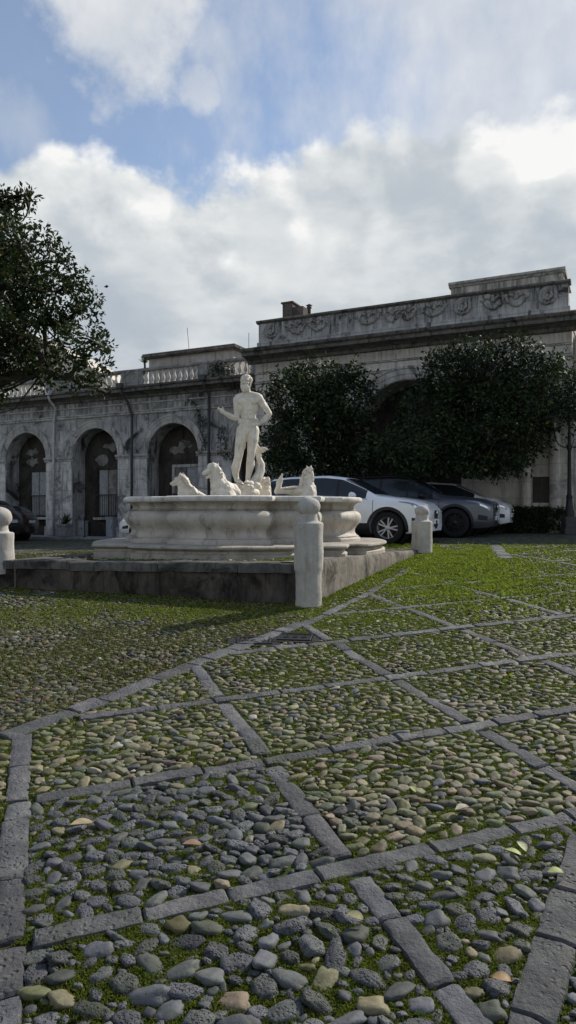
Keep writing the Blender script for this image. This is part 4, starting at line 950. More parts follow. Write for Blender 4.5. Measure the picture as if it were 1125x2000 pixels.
    for s in (0, 1):
        q = MB(); m = (xb-xa)/2; q.box(xa+s*m+.006, xa+s*m+m-.006, -.03, -.003, za, zb); 
        for k in range(9): q.box(xa+s*m+.05, xa+s*m+m-.05, -.042, -.029, za+.06+k*.075, za+.10+k*.075)
        q.build('shutter', M['door_wood'], w)
    for px, rr in ((1028, .155), (1084, .15)):
        x = L(px); q = MB(); q.lathe([(rr*1.5, .4), (rr*1.5, 1.32), (rr*1.35, 1.36), (rr*1.4, 1.42), (rr*1.25, 1.46), (rr*1.1, 1.5), (rr, 1.56), (rr*.98, 3.0), (rr*.86, 4.2), (rr*1.0, 4.24), (rr*1.25, 4.32), (rr*1.25, 4.4)], 24, (x, -.12, 0)); q.build('column', M['pavilion'], b, 'auto')
    q = MB(); q.box(L(1094), XB+.05, -.14, -.002, .3, 4.36); run_profile(q, L(1091), XB+.12, [(0, 4.30), (.18, 4.32), (.2, 4.4), (.27, 4.46), (.27, 4.54), (0, 4.56)], -.003, .004); q.build('pilaster', M['pavilion'], b)
    q = MB(); run_profile(q, L(880), L(1094)-.02, [(0, 4.40), (.10, 4.41), (.10, 4.56), (.2, 4.62), (.22, 4.7), (0, 4.72)], -.003, .004); q.build('entablature', M['trim'], b)
    # lower wing set back at the right
    q = MB(); q.box(XB+.02, XB+4, .8, 6, .3, 6.9); q.build('side_wing', M['pavilion'], b)
    return b
pavilion()
def hut():
    y = 3.6; x0, x1 = lx(291, y), lx(456, y); S = lw(0, 0); b = thing('roof_hut', 'low plastered hut with flat overhanging roof, standing behind the balustrade', 'hut', (*lw(x0, y), 6.75), FA); W = x1-x0
    q = MB(); q.box(0, W, 0, 2.7, 0, 2.02); q.build('wall', M['hut'], b)
    q = MB(); q.box(-.24, W+.22, -.28, 3.0, 2.06, 2.15); q.box(-.18, W+.16, -.22, 2.9, 2.019, 2.061); q.box(-.21, W+.19, -.25, 2.95, 2.149, 2.22); q.build('roof', M['cornice'], b, False, .015)
    q = MB(); xx = lx(432, y)-x0; q.box(xx, xx+.08, -.012, -.002, 1.05, 1.25); q.build('vent', M['door_wood'], b)
    for px, py, yy, top, lean in ((371, 668, 5.0, 640, -.06), (486, 690, 4.2, 650, 0)):
        x = lx(px, yy); w = lw(x, yy); z0 = 8.85 if px < 400 else 6.79; zt = zat(top, w[1]); q = MB(); q.tube([(0, 0, 0), (lean*2.2, 0, zt-z0)], .012, 6)
        o = q.build('antenna_mast', M['iron'], None); o.location = (w[0], w[1], z0); tag(o, 'thin leaning antenna rod on the flat roof of the hut' if px < 400 else 'thin upright antenna rod between the hut and the pavilion', 'antenna')
hut()
def house():
    Y = 44; xc = at(60, Y); b = thing('pale_house', 'pale plastered house with pitched gable, far behind the left tree', 'house', (xc, Y, 0), R(-12)); W = 7.6; ze, zr = 8.6, 12.9
    q = MB(); q.add([(-W, 0, 0), (W, 0, 0), (W, 0, ze), (0, 0, zr), (-W, 0, ze), (-W, 9, 0), (W, 9, 0), (W, 9, ze), (0, 9, zr), (-W, 9, ze)], [(0, 1, 2, 3, 4), (9, 8, 7, 6, 5), (1, 6, 7, 2), (0, 4, 9, 5), (2, 7, 8, 3), (4, 3, 8, 9)]); q.build('wall', M['house'], b)
    q = MB()
    for s in (-1, 1): q.add([(s*(W+.3), -.15, ze-.16), (0, -.15, zr+.03), (0, 9, zr+.03), (s*(W+.3), 9, ze-.16), (s*(W+.3), -.15, ze-.06), (0, -.15, zr+.13), (0, 9, zr+.13), (s*(W+.3), 9, ze-.06)], [(0, 1, 2, 3), (4, 7, 6, 5), (0, 4, 5, 1), (3, 2, 6, 7), (0, 3, 7, 4)])
    q.build('roof', M['house'], b)
    for xx in (-3, -.4, 2.2):
        q = MB(); q.box(xx-.5, xx+.5, -.03, -.002, 6.4, 7.9); w = q.build('window', M['glass'], b); q = MB(); q.box(xx-.6, xx+.6, -.08, -.003, 6.28, 6.399); q.build('sill', M['trim'], w)
house()
# ------------------------------------------------------------------ cars
def smooth_interp(xs_, vs_, x, sig=.035):
    xx = np.linspace(xs_[0], xs_[-1], 600); v = np.interp(xx, xs_, vs_); k = int(sig/(xx[1]-xx[0])*3)+1
    g = np.exp(-.5*(np.arange(-k, k+1)*(xx[1]-xx[0])/sig)**2); g /= g.sum(); vp = np.r_[np.full(k, v[0]), v, np.full(k, v[-1])]
    return np.interp(x, xx, np.convolve(vp, g, 'valid'))
class CarShape:
    def __init__(s, L=4.38, H=1.62, W=.91, cowl=1.02, hood=1.0, wb=1.325, wr=.345, nose=.80, belt=1.02, tail='suv'):
        s.L, s.H, s.W, s.wb, s.wr = L, H, W, wb, wr; h = L/2; s.h = h; s.cowl = cowl; s.rf = cowl-.78; s.rr = -h+.62
        s.tx = [-h, -h+.05, -h+.14, -h+.30, -h+.60, -h+1.1, -.2, s.rf, cowl-.25, cowl, cowl+.35, h-.36, h-.16, h-.05, h]
        s.tz = [.80, 1.02, 1.12, H-.26, H-.07, H-.015, H, H-.055, H-.32, hood+.085, hood+.05, hood-.02, hood-.09, nose-.01, nose-.13]
        s.bx = [-h, -h+.3, -.6, .6, h-.3, h]; s.bz = [belt-.16, belt+.02, belt, belt-.035, belt-.10, belt-.3]
        s.lx_ = [-h, -h+.15, -h+.5, 0, h-.5, h-.15, h]; s.lz_ = [.42, .30, .23, .21, .22, .235, .30]
        s.wx = [-h, -h+.08, -h+.3, -h+.8, 0, h-.9, h-.4, h-.14, h-.03, h]; s.wv = [.70*W, .86*W, .95*W, W, W, W, .965*W, .86*W, .76*W, .68*W]
    def sec(s, x):
        zt = float(smooth_interp(s.tx, s.tz, x)); zb = float(smooth_interp(s.bx, s.bz, x, .1)); zl = float(smooth_interp(s.lx_, s.lz_, x, .08)); w = float(smooth_interp(s.wx, s.wv, x, .05))
        zb = min(zb, zt-.05); u = zt-zb
        fl = max(0, 1-((abs(abs(x)-s.wb))/.52)**2)*.022
        mid = zl+(zb-zl)*.52
        tall = min(1, u/.35)
        return [(0, zl), (.80*w, zl), (.93*w, zl+.02), (.985*w+fl, zl+.10), (w+fl*1.2, zl+(mid-zl)*.55), (w*.995+fl, mid), (w*1.0+fl*.6, mid+(zb-mid)*.55), (.985*w, zb-.045), (.955*w, zb),
                (.955*w-(.04 if tall > .9 else .07)*tall-.05*(1-tall), zb+u*.32), (.955*w-.11*tall-.12*(1-tall), zb+u*.62), (.955*w-.185*tall-.22*(1-tall), zb+u*.86), (.66*w, zb+u*.965), (.36*w, zt-.004), (0, zt)]
    def surf(s, x, t, side=1, off=0):
        p = s.sec(x); i = min(int(t), len(p)-2); f = t-i; a, b = p[i], p[i+1]; y = a[0]+(b[0]-a[0])*f; z = a[1]+(b[1]-a[1])*f
        ty, tz = b[0]-a[0], b[1]-a[1]; l = math.hypot(ty, tz) or 1
        return Vector((x, side*(y+off*tz/l), z-off*ty/l))
    def patch(s, mb, xs_, lo, hi, side=1, off=.004, nt=5):
        """surface patch between x stations; lo/hi are functions of x giving the section parameter"""
        vs = []; m = nt+1
        for x in xs_:
            a, b = lo(x), hi(x)
            for k in range(m): vs.append(s.surf(x, a+(b-a)*k/nt, side, off))
        mb.add(vs, [(i*m+k, (i+1)*m+k, (i+1)*m+k+1, i*m+k+1) for i in range(len(xs_)-1) for k in range(nt)])
def bool_cut(mb_body, mb_cut, mat, parent, name):
    def mk(mb):
        me = bpy.data.meshes.new('t'); me.from_pydata([tuple(v) for v in mb.v], [], mb.f); bm = bmesh.new(); bm.from_mesh(me); bmesh.ops.remove_doubles(bm, verts=bm.verts, dist=1e-5); bmesh.ops.recalc_face_normals(bm, faces=bm.faces); bm.to_mesh(me); bm.free()
        o = bpy.data.objects.new('t', me); C.objects.link(o); return o
    a, b = mk(mb_body), mk(mb_cut); m = a.modifiers.new('b', 'BOOLEAN'); m.operation = 'DIFFERENCE'; m.object = b; m.solver = 'EXACT'
    dg = bpy.context.evaluated_depsgraph_get(); me = bpy.data.meshes.new_from_object(a.evaluated_get(dg)); bpy.data.objects.remove(a); bpy.data.objects.remove(b)
    me.name = name; me.materials.clear(); return link(name, me, mat, parent, 'auto')
def make_car(name, label, cat, cs, paint_m, rim_m, group, cladding=True, spokes=5, roofrail=True, chrome=True):
    t = thing(name, label, cat, (0, 0, 0), 0, group); h, W = cs.h, cs.W
    mb = MB(); st = np.r_[np.linspace(-h, -h+.4, 12), np.linspace(-h+.46, h-.46, 56), np.linspace(h-.4, h, 14)]; m = None; vs = []
    for x in st:
        p = cs.sec(x); ring = [(y, z) for y, z in p]+[(-y, z) for y, z in p[-2:0:-1]]; m = len(ring); vs += [(x, y, z) for y, z in ring]
    n = len(st); fs = [(i*m+k, (i+1)*m+k, (i+1)*m+(k+1) % m, i*m+(k+1) % m) for i in range(n-1) for k in range(m)]+[tuple(range(m)), tuple(range((n-1)*m, n*m))[::-1]]
    mb.add(vs, fs)
    cut = MB(); ra = cs.wr+.055
    for sx in (-1, 1):
        for sy in (-1, 1): cut.lathe([(ra, 0), (ra, .62)], 36, (sx*cs.wb, sy*.42 if sy > 0 else -1.04, cs.wr), Matrix.Rotation(R(-90), 4, 'X') if False else Matrix.Rotation(R(-90), 4, 'X'))
    body = bool_cut(mb, cut, M[paint_m], t, 'body')
    # windows follow the cabin
    xa, xb = cs.rr+.05, cs.cowl-.10
    for s in (-1, 1):
        for wx0, wx1 in ((cs.rr-.22, -.62), (-.55, .12 if cs.L > 4.1 else .2), (.19 if cs.L > 4.1 else .27, cs.cowl-.20)):
            g = MB(); cs.patch(g, np.linspace(wx0, wx1, 14), lambda x: 8.35, lambda x: 11.0, s, .005, 6); g.build('side_window', M['glass'], t, True)
        g = MB()
        for xa_, xb_ in ((-.622, -.548), (.118, .192) if cs.L > 4.1 else (.198, .272)): cs.patch(g, np.linspace(xa_, xb_, 3), lambda x: 8.33, lambda x: 11.0, s, .006, 6)
        g.build('pillar_trim', M['black_plastic'], t, True)
        tr = MB(); cs.patch(tr, np.linspace(cs.rr-.2, cs.cowl-.15, 30), lambda x: 8.08, lambda x: 8.3, s, .007, 1); tr.build('window_trim', M['rim_face' if chrome else 'black_plastic'], t, True)
        q = MB()
        for xd in (-.585, .155 if cs.L > 4.1 else .235, cs.cowl-.02):
            cs.patch(q, [xd-.006, xd+.006], lambda x: 3.2, lambda x: 8.0, s, .003, 10)
        q.build('door_seam', M['black_plastic'], t)
        if cladding:
            q = MB(); cs.patch(q, np.linspace(-cs.wb+ra-.02, cs.wb-ra+.02, 12), lambda x: 2.0, lambda x: 4.15, s, .012, 4); q.build('sill_cladding', M['black_plastic'], t, True)
        # arch trims and liners
        for sx in (-1, 1):
            q = MB(); prof = []; N = 28; vs = []; wd = .055 if cladding else .018
            for i in range(N+1):
                a = math.pi*(-.10+1.2*i/N); 
                for rr in (ra-.012, ra+wd*.5, ra+wd):
                    x = sx*cs.wb+rr*math.cos(a); z = cs.wr+rr*math.sin(a); p = cs.sec(min(max(x, -h), h)); yy = np.interp(z, [c_[1] for c_ in p[1:9]], [c_[0] for c_ in p[1:9]]); vs.append((x, s*(yy+(.014 if rr < ra+wd else .004)), z))
            q.add(vs, [(i*3+k, (i+1)*3+k, (i+1)*3+k+1, i*3+k+1) for i in range(N) for k in range(2)]); q.build('arch_trim', M['black_plastic'], t, True)
            q = MB(); vs = []
            for i in range(N+1):
                a = 2*math.pi*i/N
                for y in (.36, W-.03): vs.append((sx*cs.wb+(ra+.004)*math.cos(a), s*y, cs.wr+(ra+.004)*math.sin(a)))
            q.add(vs, [(i*2, i*2+1, i*2+3, i*2+2) for i in range(N)]); q.add([(sx*cs.wb+ra*math.cos(2*math.pi*i/N), s*.425, cs.wr+ra*math.sin(2*math.pi*i/N)) for i in range(N)], [tuple(range(N))]); q.build('wheel_well', M['black_plastic'], t)
            # wheel
            yc = s*(W-.125); RX = Matrix.Rotation(R(-90*s), 4, 'X'); w = thing_part('wheel', t); w.location = (sx*cs.wb, yc, cs.wr); r = cs.wr
            q = MB(); q.lathe([(r*.66, -.10), (r*.9, -.108), (r*.98, -.085), (r, -.05), (r, .05), (r*.98, .085), (r*.9, .105), (r*.66, .10)], 40, (0, 0, 0), RX, False); q.build('tyre', M['black_tyre'], w, 'auto')
            q = MB(); q.lathe([(r*.68, -.09), (r*.68, .09), (r*.655, .10), (r*.64, .085), (r*.62, .03), (r*.6, -.05)], 40, (0, 0, 0), RX, False)
            for k in range(spokes*2):
                a0 = 2*math.pi*(k//2)/spokes+(.20 if k % 2 else -.20); b0 = 2*math.pi*(k//2)/spokes+(.12 if k % 2 else -.12); sp = []
                for rr, aa, wd2 in ((r*.10, b0, .013), (r*.65, a0, .015)):
                    for d in (-1, 1):
                        for zz in (.055, .082): sp.append(RX @ Vector((rr*math.cos(aa)-d*wd2*math.sin(aa), rr*math.sin(aa)+d*wd2*math.cos(aa), zz)))
                q.add(sp, [(0, 2, 3, 1), (4, 5, 7, 6), (0, 1, 5, 4), (2, 6, 7, 3), (1, 3, 7, 5), (0, 4, 6, 2)])
            q.lathe([(.001, .095), (r*.12, .092), (r*.17, .08), (r*.17, .05)], 20, (0, 0, 0), RX, False); q.build('rim', M[rim_m], w, 'auto')
            q = MB(); q.lathe([(r*.6, -.03), (.001, -.03)], 24, (0, 0, 0), RX, False); q.lathe([(r*.42, .0), (r*.42, .03), (.001, .03)], 24, (0, 0, 0), RX, False); q.build('brake_disc', M['black_plastic'], w)
        # mirror, handles, lamps
        q = MB(); b0 = cs.surf(cs.cowl-.50, 8.4, s, .0); q.ball((0, 0, 0), (.10, .135, .085), 14, 10); q.v = [(v[0]*(1.1 if v[0] > 0 else .5)+b0.x+.02, v[1]+b0.y+s*.15, v[2]+b0.z+.03) for v in q.v]; q.tube([b0, b0+Vector((.02, s*.1, .0))], .03, 6); q.build('wing_mirror', M[paint_m] if chrome else M['black_plastic'], t, True)
        q = MB()
        for xd in (-.42, -1.12 if cs.L > 4.1 else -.95):
            p = cs.surf(xd, 6.9, s, .012); q.tube([p+Vector((-.11, 0, 0)), p+Vector((-.08, s*.022, 0)), p+Vector((.08, s*.022, 0)), p+Vector((.11, 0, 0))], .014, 6)
        q.build('door_handle', M[paint_m], t, True)
        q = MB(); cs.patch(q, np.linspace(h-.62, h-.065, 16), lambda x: 6.05+1.5*max(0, (h-.07-x)/.55)**.8, lambda x: 7.75+.2*(h-.07-x)/.55, s, .006, 5); hl = q.build('headlight', M['lamp_clear'], t, True)
        q = MB(); cs.patch(q, np.linspace(h-.30, h-.12, 8), lambda x: 6.55, lambda x: 7.1, s, .010, 3); q.build('lens', M['rim_face'], hl, True)
        q = MB(); cs.patch(q, np.linspace(h-.34, h-.12, 8), lambda x: 4.2, lambda x: 5.0, s, .008, 3); q.build('fog_light', M['black_plastic'], t, True)
        q = MB(); cs.patch(q, np.linspace(-h+.03, -h+.36, 10), lambda x: 6.9, lambda x: 8.0, s, .007, 4); q.build('tail_light', M['lamp_red'], t, True)
        if roofrail:
            q = MB(); ps = [cs.surf(x, 12.1, s, .05) for x in np.linspace(cs.rr+.1, cs.rf-.15, 12)]; ps = [cs.surf(cs.rr, 12.1, s, .0)]+ps+[cs.surf(cs.rf-.03, 12.1, s, 0)]; q.tube(ps, .018, 6); q.build('roof_rail', M['rim_face' if chrome else 'black_plastic'], t, True)
    for nm, x0, x1 in (('windscreen', cs.rf+.06, cs.cowl-.03), ('rear_window', -h+.17, cs.rr+.02)):
        g = MB(); xs_ = np.linspace(x0, x1, 14)
        for s in (-1, 1): cs.patch(g, xs_, lambda x: 11.35, lambda x: 14, s, .006, 6)
        g.build(nm, M['glass'], t, True)
    # nose: grille, lower intake, number plate
    zt = cs.sec(h-.02)[8][1]; q = MB(); wn = .52*W
    zc = cs.tz[-1]
    vs = []
    for i in range(13):
        y = -wn+2*wn*i/12; xx = h+.012-.10*(abs(y)/wn)**2.2
        for z in (zc-.19, zc-.10, zc-.01, zc+.05): vs.append((xx-(.03 if z > zc else 0), y, z))
    q.add(vs, [(i*4+k, (i+1)*4+k, (i+1)*4+k+1, i*4+k+1) for i in range(12) for k in range(3)]); gr = q.build('grille', M['black_plastic'], t, True)
    q = MB()
    for z in (zc-.17, zc+.02): q.tube([(h+.022-.10*(abs(-wn+2*wn*i/12)/wn)**2.2-(.03 if z > zc else 0), -wn+2*wn*i/12, z) for i in range(13)], .006, 6)
    q.lathe([(.06, 0), (.06, .02), (.001, .02)], 18, (h+.02, 0, zc-.05), Matrix.Rotation(R(90), 4, 'Y')); q.build('grille_bar', M['rim_face'], gr, True)
    q = MB(); vs = []
    for i in range(13):
        y = -.68*W+1.36*W*i/12; xx = h+.02-.20*(abs(y)/(.68*W))**2.4
        for z in (.33, .42, .52): vs.append((xx-.02*(z < .4), y, z))
    q.add(vs, [(i*3+k, (i+1)*3+k, (i+1)*3+k+1, i*3+k+1) for i in range(12) for k in range(2)]); q.build('lower_intake', M['black_plastic'], t, True)
    q = MB(); q.box(h+.004, h+.018, -.26, .26, .44, .55); q.build('number_plate', M['plate'], t)
    q = MB(); q.box(-h-.02, -h+.05, -.26, .26, .74, .85); q.build('number_plate', M['plate'], t)
    q = MB(); vs = []
    for i in range(13):
        y = -.80*W+1.6*W*i/12; xx = -h-.012+.20*(abs(y)/(.8*W))**2.6
        for z in (.32, .45, .60): vs.append((xx+.03*(z < .4), y, z))
    q.add(vs, [(i*3+k, (i+1)*3+k, (i+1)*3+k+1, i*3+k+1) for i in range(12) for k in range(2)]); q.build('rear_bumper', M['black_plastic'], t, True)
    return t
def park(t, local, px, Y, rz, dz=0):
    """put the car so that a point of it (car coordinates) stands at a place on the ground, then drop it on its tyres"""
    l = Vector(local); w = Vector((at(px, Y), Y)); d = Matrix.Rotation(rz, 2) @ l; p = w-d; t.location = (p.x, p.y, gzf(w.x, w.y)+dz-.005); t.rotation_euler = (0, 0, rz)
GR = 'cars parked in the courtyard'
TH = R(-24)
suv = CarShape(4.40, 1.56, .915, 1.02, 1.0, 1.325, .355, .86, 1.02)
park(make_car('parked_car', 'white family SUV parked nearest, right beside the fountain', 'car', suv, 'paint_white', 'rim', GR, True, 5, False, True), (1.325, -.86), 757, 15.1, TH)
suv2 = CarShape(4.65, 1.58, .93, 1.02, 1.03, 1.40, .375, .96, 1.03)
park(make_car('parked_car', 'dark grey SUV parked between the two white cars', 'car', suv2, 'paint_grey', 'rim_dark', GR, True, 5, True, False), (1.40, -.88), 888, 17.7, TH)
hat = CarShape(4.15, 1.47, .88, 1.32, .93, 1.27, .325, .80, .98)
park(make_car('parked_car', 'small white car farthest right of the three, beyond the grey SUV', 'car', hat, 'paint_white', 'rim_dark', GR, False, 5, False, False), (2.07, -.3), 998, 19.6, TH, .03)
suvb = CarShape(4.35, 1.60, .90, 1.0, 1.0, 1.32, .35, .84, 1.04)
park(make_car('parked_car', 'black car cut by the left edge, its rear with number plate turned to the courtyard', 'car', suvb, 'paint_black', 'rim_dark', GR, True, 5, False, False), (-2.175, -.9), 47, 25.4, R(180))
park(make_car('parked_car', 'dark reddish car standing behind the black car near the first arch', 'car', hat, 'paint_brown', 'rim_dark', GR, False, 5, False, False), (-2.07, -.4), 71, 28.0, R(176), -.05)
park(make_car('parked_car', 'white car almost hidden behind the fountain basin', 'car', CarShape(3.9, 1.36, .85, .98, .88, 1.2, .31, .74, .90), 'paint_white', 'rim', GR, False, 5, False, False), (1.95, .2), 240, 23.2, R(178))
# ------------------------------------------------------------------ trees and plants
def leaves_cloud(cl, leaf, n_per, spread, cols, seed, droop=.2, flat=1.0):
    """cl: (n,4) cluster centre + radius -> folded leaves"""
    g = np.random.default_rng(seed); n = len(cl)*n_per; ci = np.repeat(np.arange(len(cl)), n_per)
    d = g.normal(0, 1, (n, 3)); d /= np.linalg.norm(d, axis=1, keepdims=True); rad = g.random(n)**.45
    p = cl[ci, :3]+d*(rad*cl[ci, 3])[:, None]*np.array([1, 1, flat])
    a = d+g.normal(0, .55, (n, 3)); a[:, 2] -= droop; a /= np.linalg.norm(a, axis=1, keepdims=True)
    b = np.cross(a, g.normal(0, 1, (n, 3))); b /= np.linalg.norm(b, axis=1, keepdims=True); nrm = np.cross(a, b)
    L = leaf*g.uniform(.6, 1.25, n)[:, None]; w = L*.24
    V = np.stack([p, p+a*L*.5+b*w+nrm*w*.35, p+a*L-nrm*L*.10, p+a*L*.5-b*w+nrm*w*.35], 1).reshape(-1, 3)
    clump = g.uniform(.6, 1.35, len(cl))[ci]
    c0 = np.array(cols[0])[None]*(1-g.random((n, 1)))+np.array(cols[1])[None]*g.random((n, 1)); c0 = c0*clump[:, None]
    old = g.random(n) < .015; c0[old] = np.array([.16, .11, .03])
    return V, np.arange(n*4).reshape(-1, 4), np.c_[np.repeat(c0, 4, 0), np.ones(n*4)]
def blob_clusters(blobs, dens, cr, seed, shell=.55):
    g = np.random.default_rng(seed); out = []
    for x, y, z, r in blobs:
        n = max(3, int(dens*r**2)); d = g.normal(0, 1, (n, 3)); d /= np.linalg.norm(d, axis=1, keepdims=True); k = (shell+(1-shell)*g.random(n)**.7)*g.uniform(.86, 1.08, n)
        out.append(np.c_[np.array([x, y, z])+d*(r*k)[:, None], cr*g.uniform(.6, 1.3, n)])
    return np.concatenate(out)
def make_tree(name, label, base, trunk_pts, limbs, blobs, dens, cr, npl, leaf, cols, seed, group=None, zmin=-9):
    t = thing(name, label, 'tree', base, 0, group); inv = -Vector(base)
    mb = MB(); mb.tube([Vector(p)+inv for p, r in trunk_pts], [r for p, r in trunk_pts], 14)
    mb.v = [tuple(Vector(v)+Vector((1, 1, 0))*(.05*mnoise.noise(Vector(v)*3))) for v in mb.v]; mb.build('trunk', M['bark'], t, True)
    mb = MB(); g = random.Random(seed)
    for l in limbs:
        pts = [Vector(p)+inv for p, r in l]; rr = [r for p, r in l]; fine = []; fr = []
        for i in range(len(pts)-1):
            for k in range(4): f = k/4; fine.append(pts[i].lerp(pts[i+1], f)+Vector((g.gauss(0, .03), g.gauss(0, .03), g.gauss(0, .03)))); fr.append(rr[i]+(rr[i+1]-rr[i])*f)
        mb.tube(fine+[pts[-1]], fr+[rr[-1]], 8)
    cl = blob_clusters(blobs, dens, cr, seed); cl = cl[(cl[:, 2] > zmin) | (cl[:, 0] > 5.6)]
    ends = [Vector(l[-1][0])+inv for l in limbs]+[Vector(l[len(l)//2][0])+inv for l in limbs]
    for i in range(0, len(cl), 3):                                          # twigs out to the leaf clusters
        p = Vector(cl[i, :3])+inv; e = min(ends, key=lambda q: (q-p).length); m = e.lerp(p, .5)+Vector((g.gauss(0, .1), g.gauss(0, .1), g.gauss(0, .12)-.05)); mb.tube([e, m, p], [.028, .016, .006], 5)
    mb.build('branches', M['bark'], t, True)
    V, Fq, Cq = leaves_cloud(cl, leaf, npl, 1, cols, seed); keepl = (V.reshape(-1, 4, 3)[:, :, 2].min(1) > zmin-.04) | (V.reshape(-1, 4, 3)[:, 0, 0] > 5.6)
    V = V.reshape(-1, 4, 3)[keepl].reshape(-1, 3); Cq = Cq.reshape(-1, 4, 4)[keepl].reshape(-1, 4); Fq = np.arange(len(V)).reshape(-1, 4); V = V+np.array(inv)
    np_mesh('crown', V, Fq, M['leaf'], t, False, Cq); print(name, len(Fq)); return t
def pxb(lst, Y, seed, depth=.8):
    g = random.Random(seed); o = []
    for px, py, r in lst:
        y = Y+g.uniform(-depth, depth); o.append((at(px, y), y, zat(py, y), r*y/F))
    return o
DK = ((.012, .024, .011), (.033, .053, .020))
# tree with a dense round crown left of the great arch
Y = 20.0; bl = pxb([(570, 775, 58), (622, 752, 55), (680, 785, 58), (600, 850, 78), (688, 865, 62), (548, 870, 50), (560, 920, 50), (640, 915, 66), (705, 920, 45), (626, 800, 60), (655, 830, 60), (590, 735, 30)], Y, 3, .9)
bl += pxb([(692, 716, 11), (690, 735, 20), (712, 745, 16), (540, 752, 18), (655, 725, 18)], Y-.5, 4, .3)
bx, by = at(622, Y), Y; z0 = gzf(bx, by)-.1
make_tree('evergreen_tree', 'dense dark evergreen with round crown, directly right of the statue', (bx, by, z0), [((bx, by, z0), .19), ((bx+.05, by, z0+.8), .15), ((bx-.02, by, z0+1.5), .13)],
    [[((bx, by, z0+1.4), .1), ((bx-.5, by-.2, z0+2.3), .07), ((bx-.9, by-.3, z0+3.1), .03)], [((bx, by, z0+1.4), .1), ((bx+.5, by+.2, z0+2.3), .07), ((bx+.9, by, z0+3.0), .03)], [((bx, by, z0+1.4), .1), ((bx+.1, by-.1, z0+2.6), .07), ((bx, by, z0+3.8), .03)]], bl, 95, .24, 22, .13, DK, 21, 'evergreen trees in front of the pavilion', 2.2)
Y = 18.9; bl = pxb([(880, 735, 58), (960, 725, 60), (850, 800, 80), (945, 800, 100), (1045, 765, 78), (1092, 790, 48), (803, 868, 58), (880, 885, 80), (975, 872, 66), (1030, 835, 52), (797, 835, 40), (1060, 730, 40), (905, 820, 80), (1000, 800, 70), (830, 900, 62), (762, 896, 40), (748, 868, 26), (900, 930, 40)], Y, 5, 1.1)
bl += pxb([(850, 700, 25), (905, 685, 24), (1000, 672, 22), (1035, 690, 26), (940, 678, 22), (1112, 735, 22), (1122, 790, 26), (980, 672, 14), (1085, 720, 24), (1120, 825, 16), (1000, 895, 34), (960, 915, 34), (1045, 868, 30), (1060, 825, 26)], Y-.4, 6, .5)
bx, by = at(838, 21.45), 21.45; z0 = gzf(bx, by)-.1
make_tree('evergreen_tree', 'largest dark evergreen, wide crown hiding the right half of the pavilion', (bx, by, z0), [((bx, by, z0), .24), ((bx+.08, by, z0+.7), .19), ((bx, by, z0+1.4), .16)],
    [[((bx, by, z0+1.3), .12), ((bx-.4, by-1.2, z0+2.2), .08), ((bx-.9, by-2.2, z0+2.9), .03)], [((bx, by, z0+1.3), .12), ((bx+.9, by-1.3, z0+2.3), .08), ((bx+1.9, by-2.6, z0+3.2), .03)], [((bx, by, z0+1.3), .12), ((bx+.4, by-1.2, z0+2.7), .08), ((bx+.7, by-2.2, z0+4.2), .03)]], bl, 90, .24, 22, .125, DK, 33, 'evergreen trees in front of the pavilion', 2.52)
# big-leaved tree at the left edge with its long low bough
Y = 16.5; bl = pxb([(-70, 470, 105), (28, 470, 52), (75, 500, 40), (130, 520, 34), (40, 560, 70), (105, 585, 58), (150, 565, 34), (160, 625, 34), (175, 585, 20), (60, 640, 72), (130, 665, 44), (-50, 600, 140), (10, 690, 46), (115, 715, 36), (165, 715, 26), (190, 685, 24), (200, 668, 16), (30, 520, 60), (-60, 730, 90), (15, 425, 30), (70, 700, 34), (92, 470, 16), (45, 455, 26), (100, 742, 26), (150, 742, 22), (195, 720, 18), (180, 748, 12)], Y, 7, 1.0)
sprig = pxb([(12, 384, 9), (34, 381, 8), (52, 384, 6), (5, 398, 12), (16, 410, 12)], Y, 8, .1)
bx, by = -9.2, 16.8; z0 = gzf(bx, by)-.1
X = lambda px, py, y=Y: (at(px, y), y, zat(py, y))
make_tree('magnolia_tree', 'large tree with big glossy leaves and a long low bough at the left edge', (bx, by, z0), [((bx, by, z0), .5), ((bx+.1, by, z0+1.6), .38), ((bx+.2, by-.1, z0+3.0), .33)],
    [[((bx+.2, by-.1, z0+2.6), .26), (X(-20, 752), .15), (X(40, 733), .12), (X(85, 726), .10), (X(130, 738), .075), (X(175, 757), .05), (X(212, 768), .025)],
     [(X(30, 736), .09), (X(82, 700), .07), (X(88, 640), .05), (X(110, 570), .03)], [(X(85, 727), .08), (X(78, 690), .055), (X(60, 672), .03), (X(45, 655), .02)], [((bx+.2, by-.1, z0+2.9), .26), (X(-60, 650), .2), (X(-10, 560), .13), (X(35, 480), .06), (X(12, 400), .02), (X(30, 385), .010), (X(60, 380), .006)],
     [(X(-10, 560), .12), (X(60, 520), .06), (X(130, 510), .03)], [(X(88, 640), .05), (X(150, 610), .035), (X(180, 590), .015)], [(X(130, 738), .06), (X(170, 700), .035), (X(196, 672), .015)], [((bx+.2, by-.1, z0+2.9), .24), ((bx-.4, by+.4, z0+5), .16), ((bx-.3, by+.3, z0+7), .06)]],
    bl+sprig, 44, .23, 34, .135, ((.012, .023, .009), (.038, .055, .016)), 47)
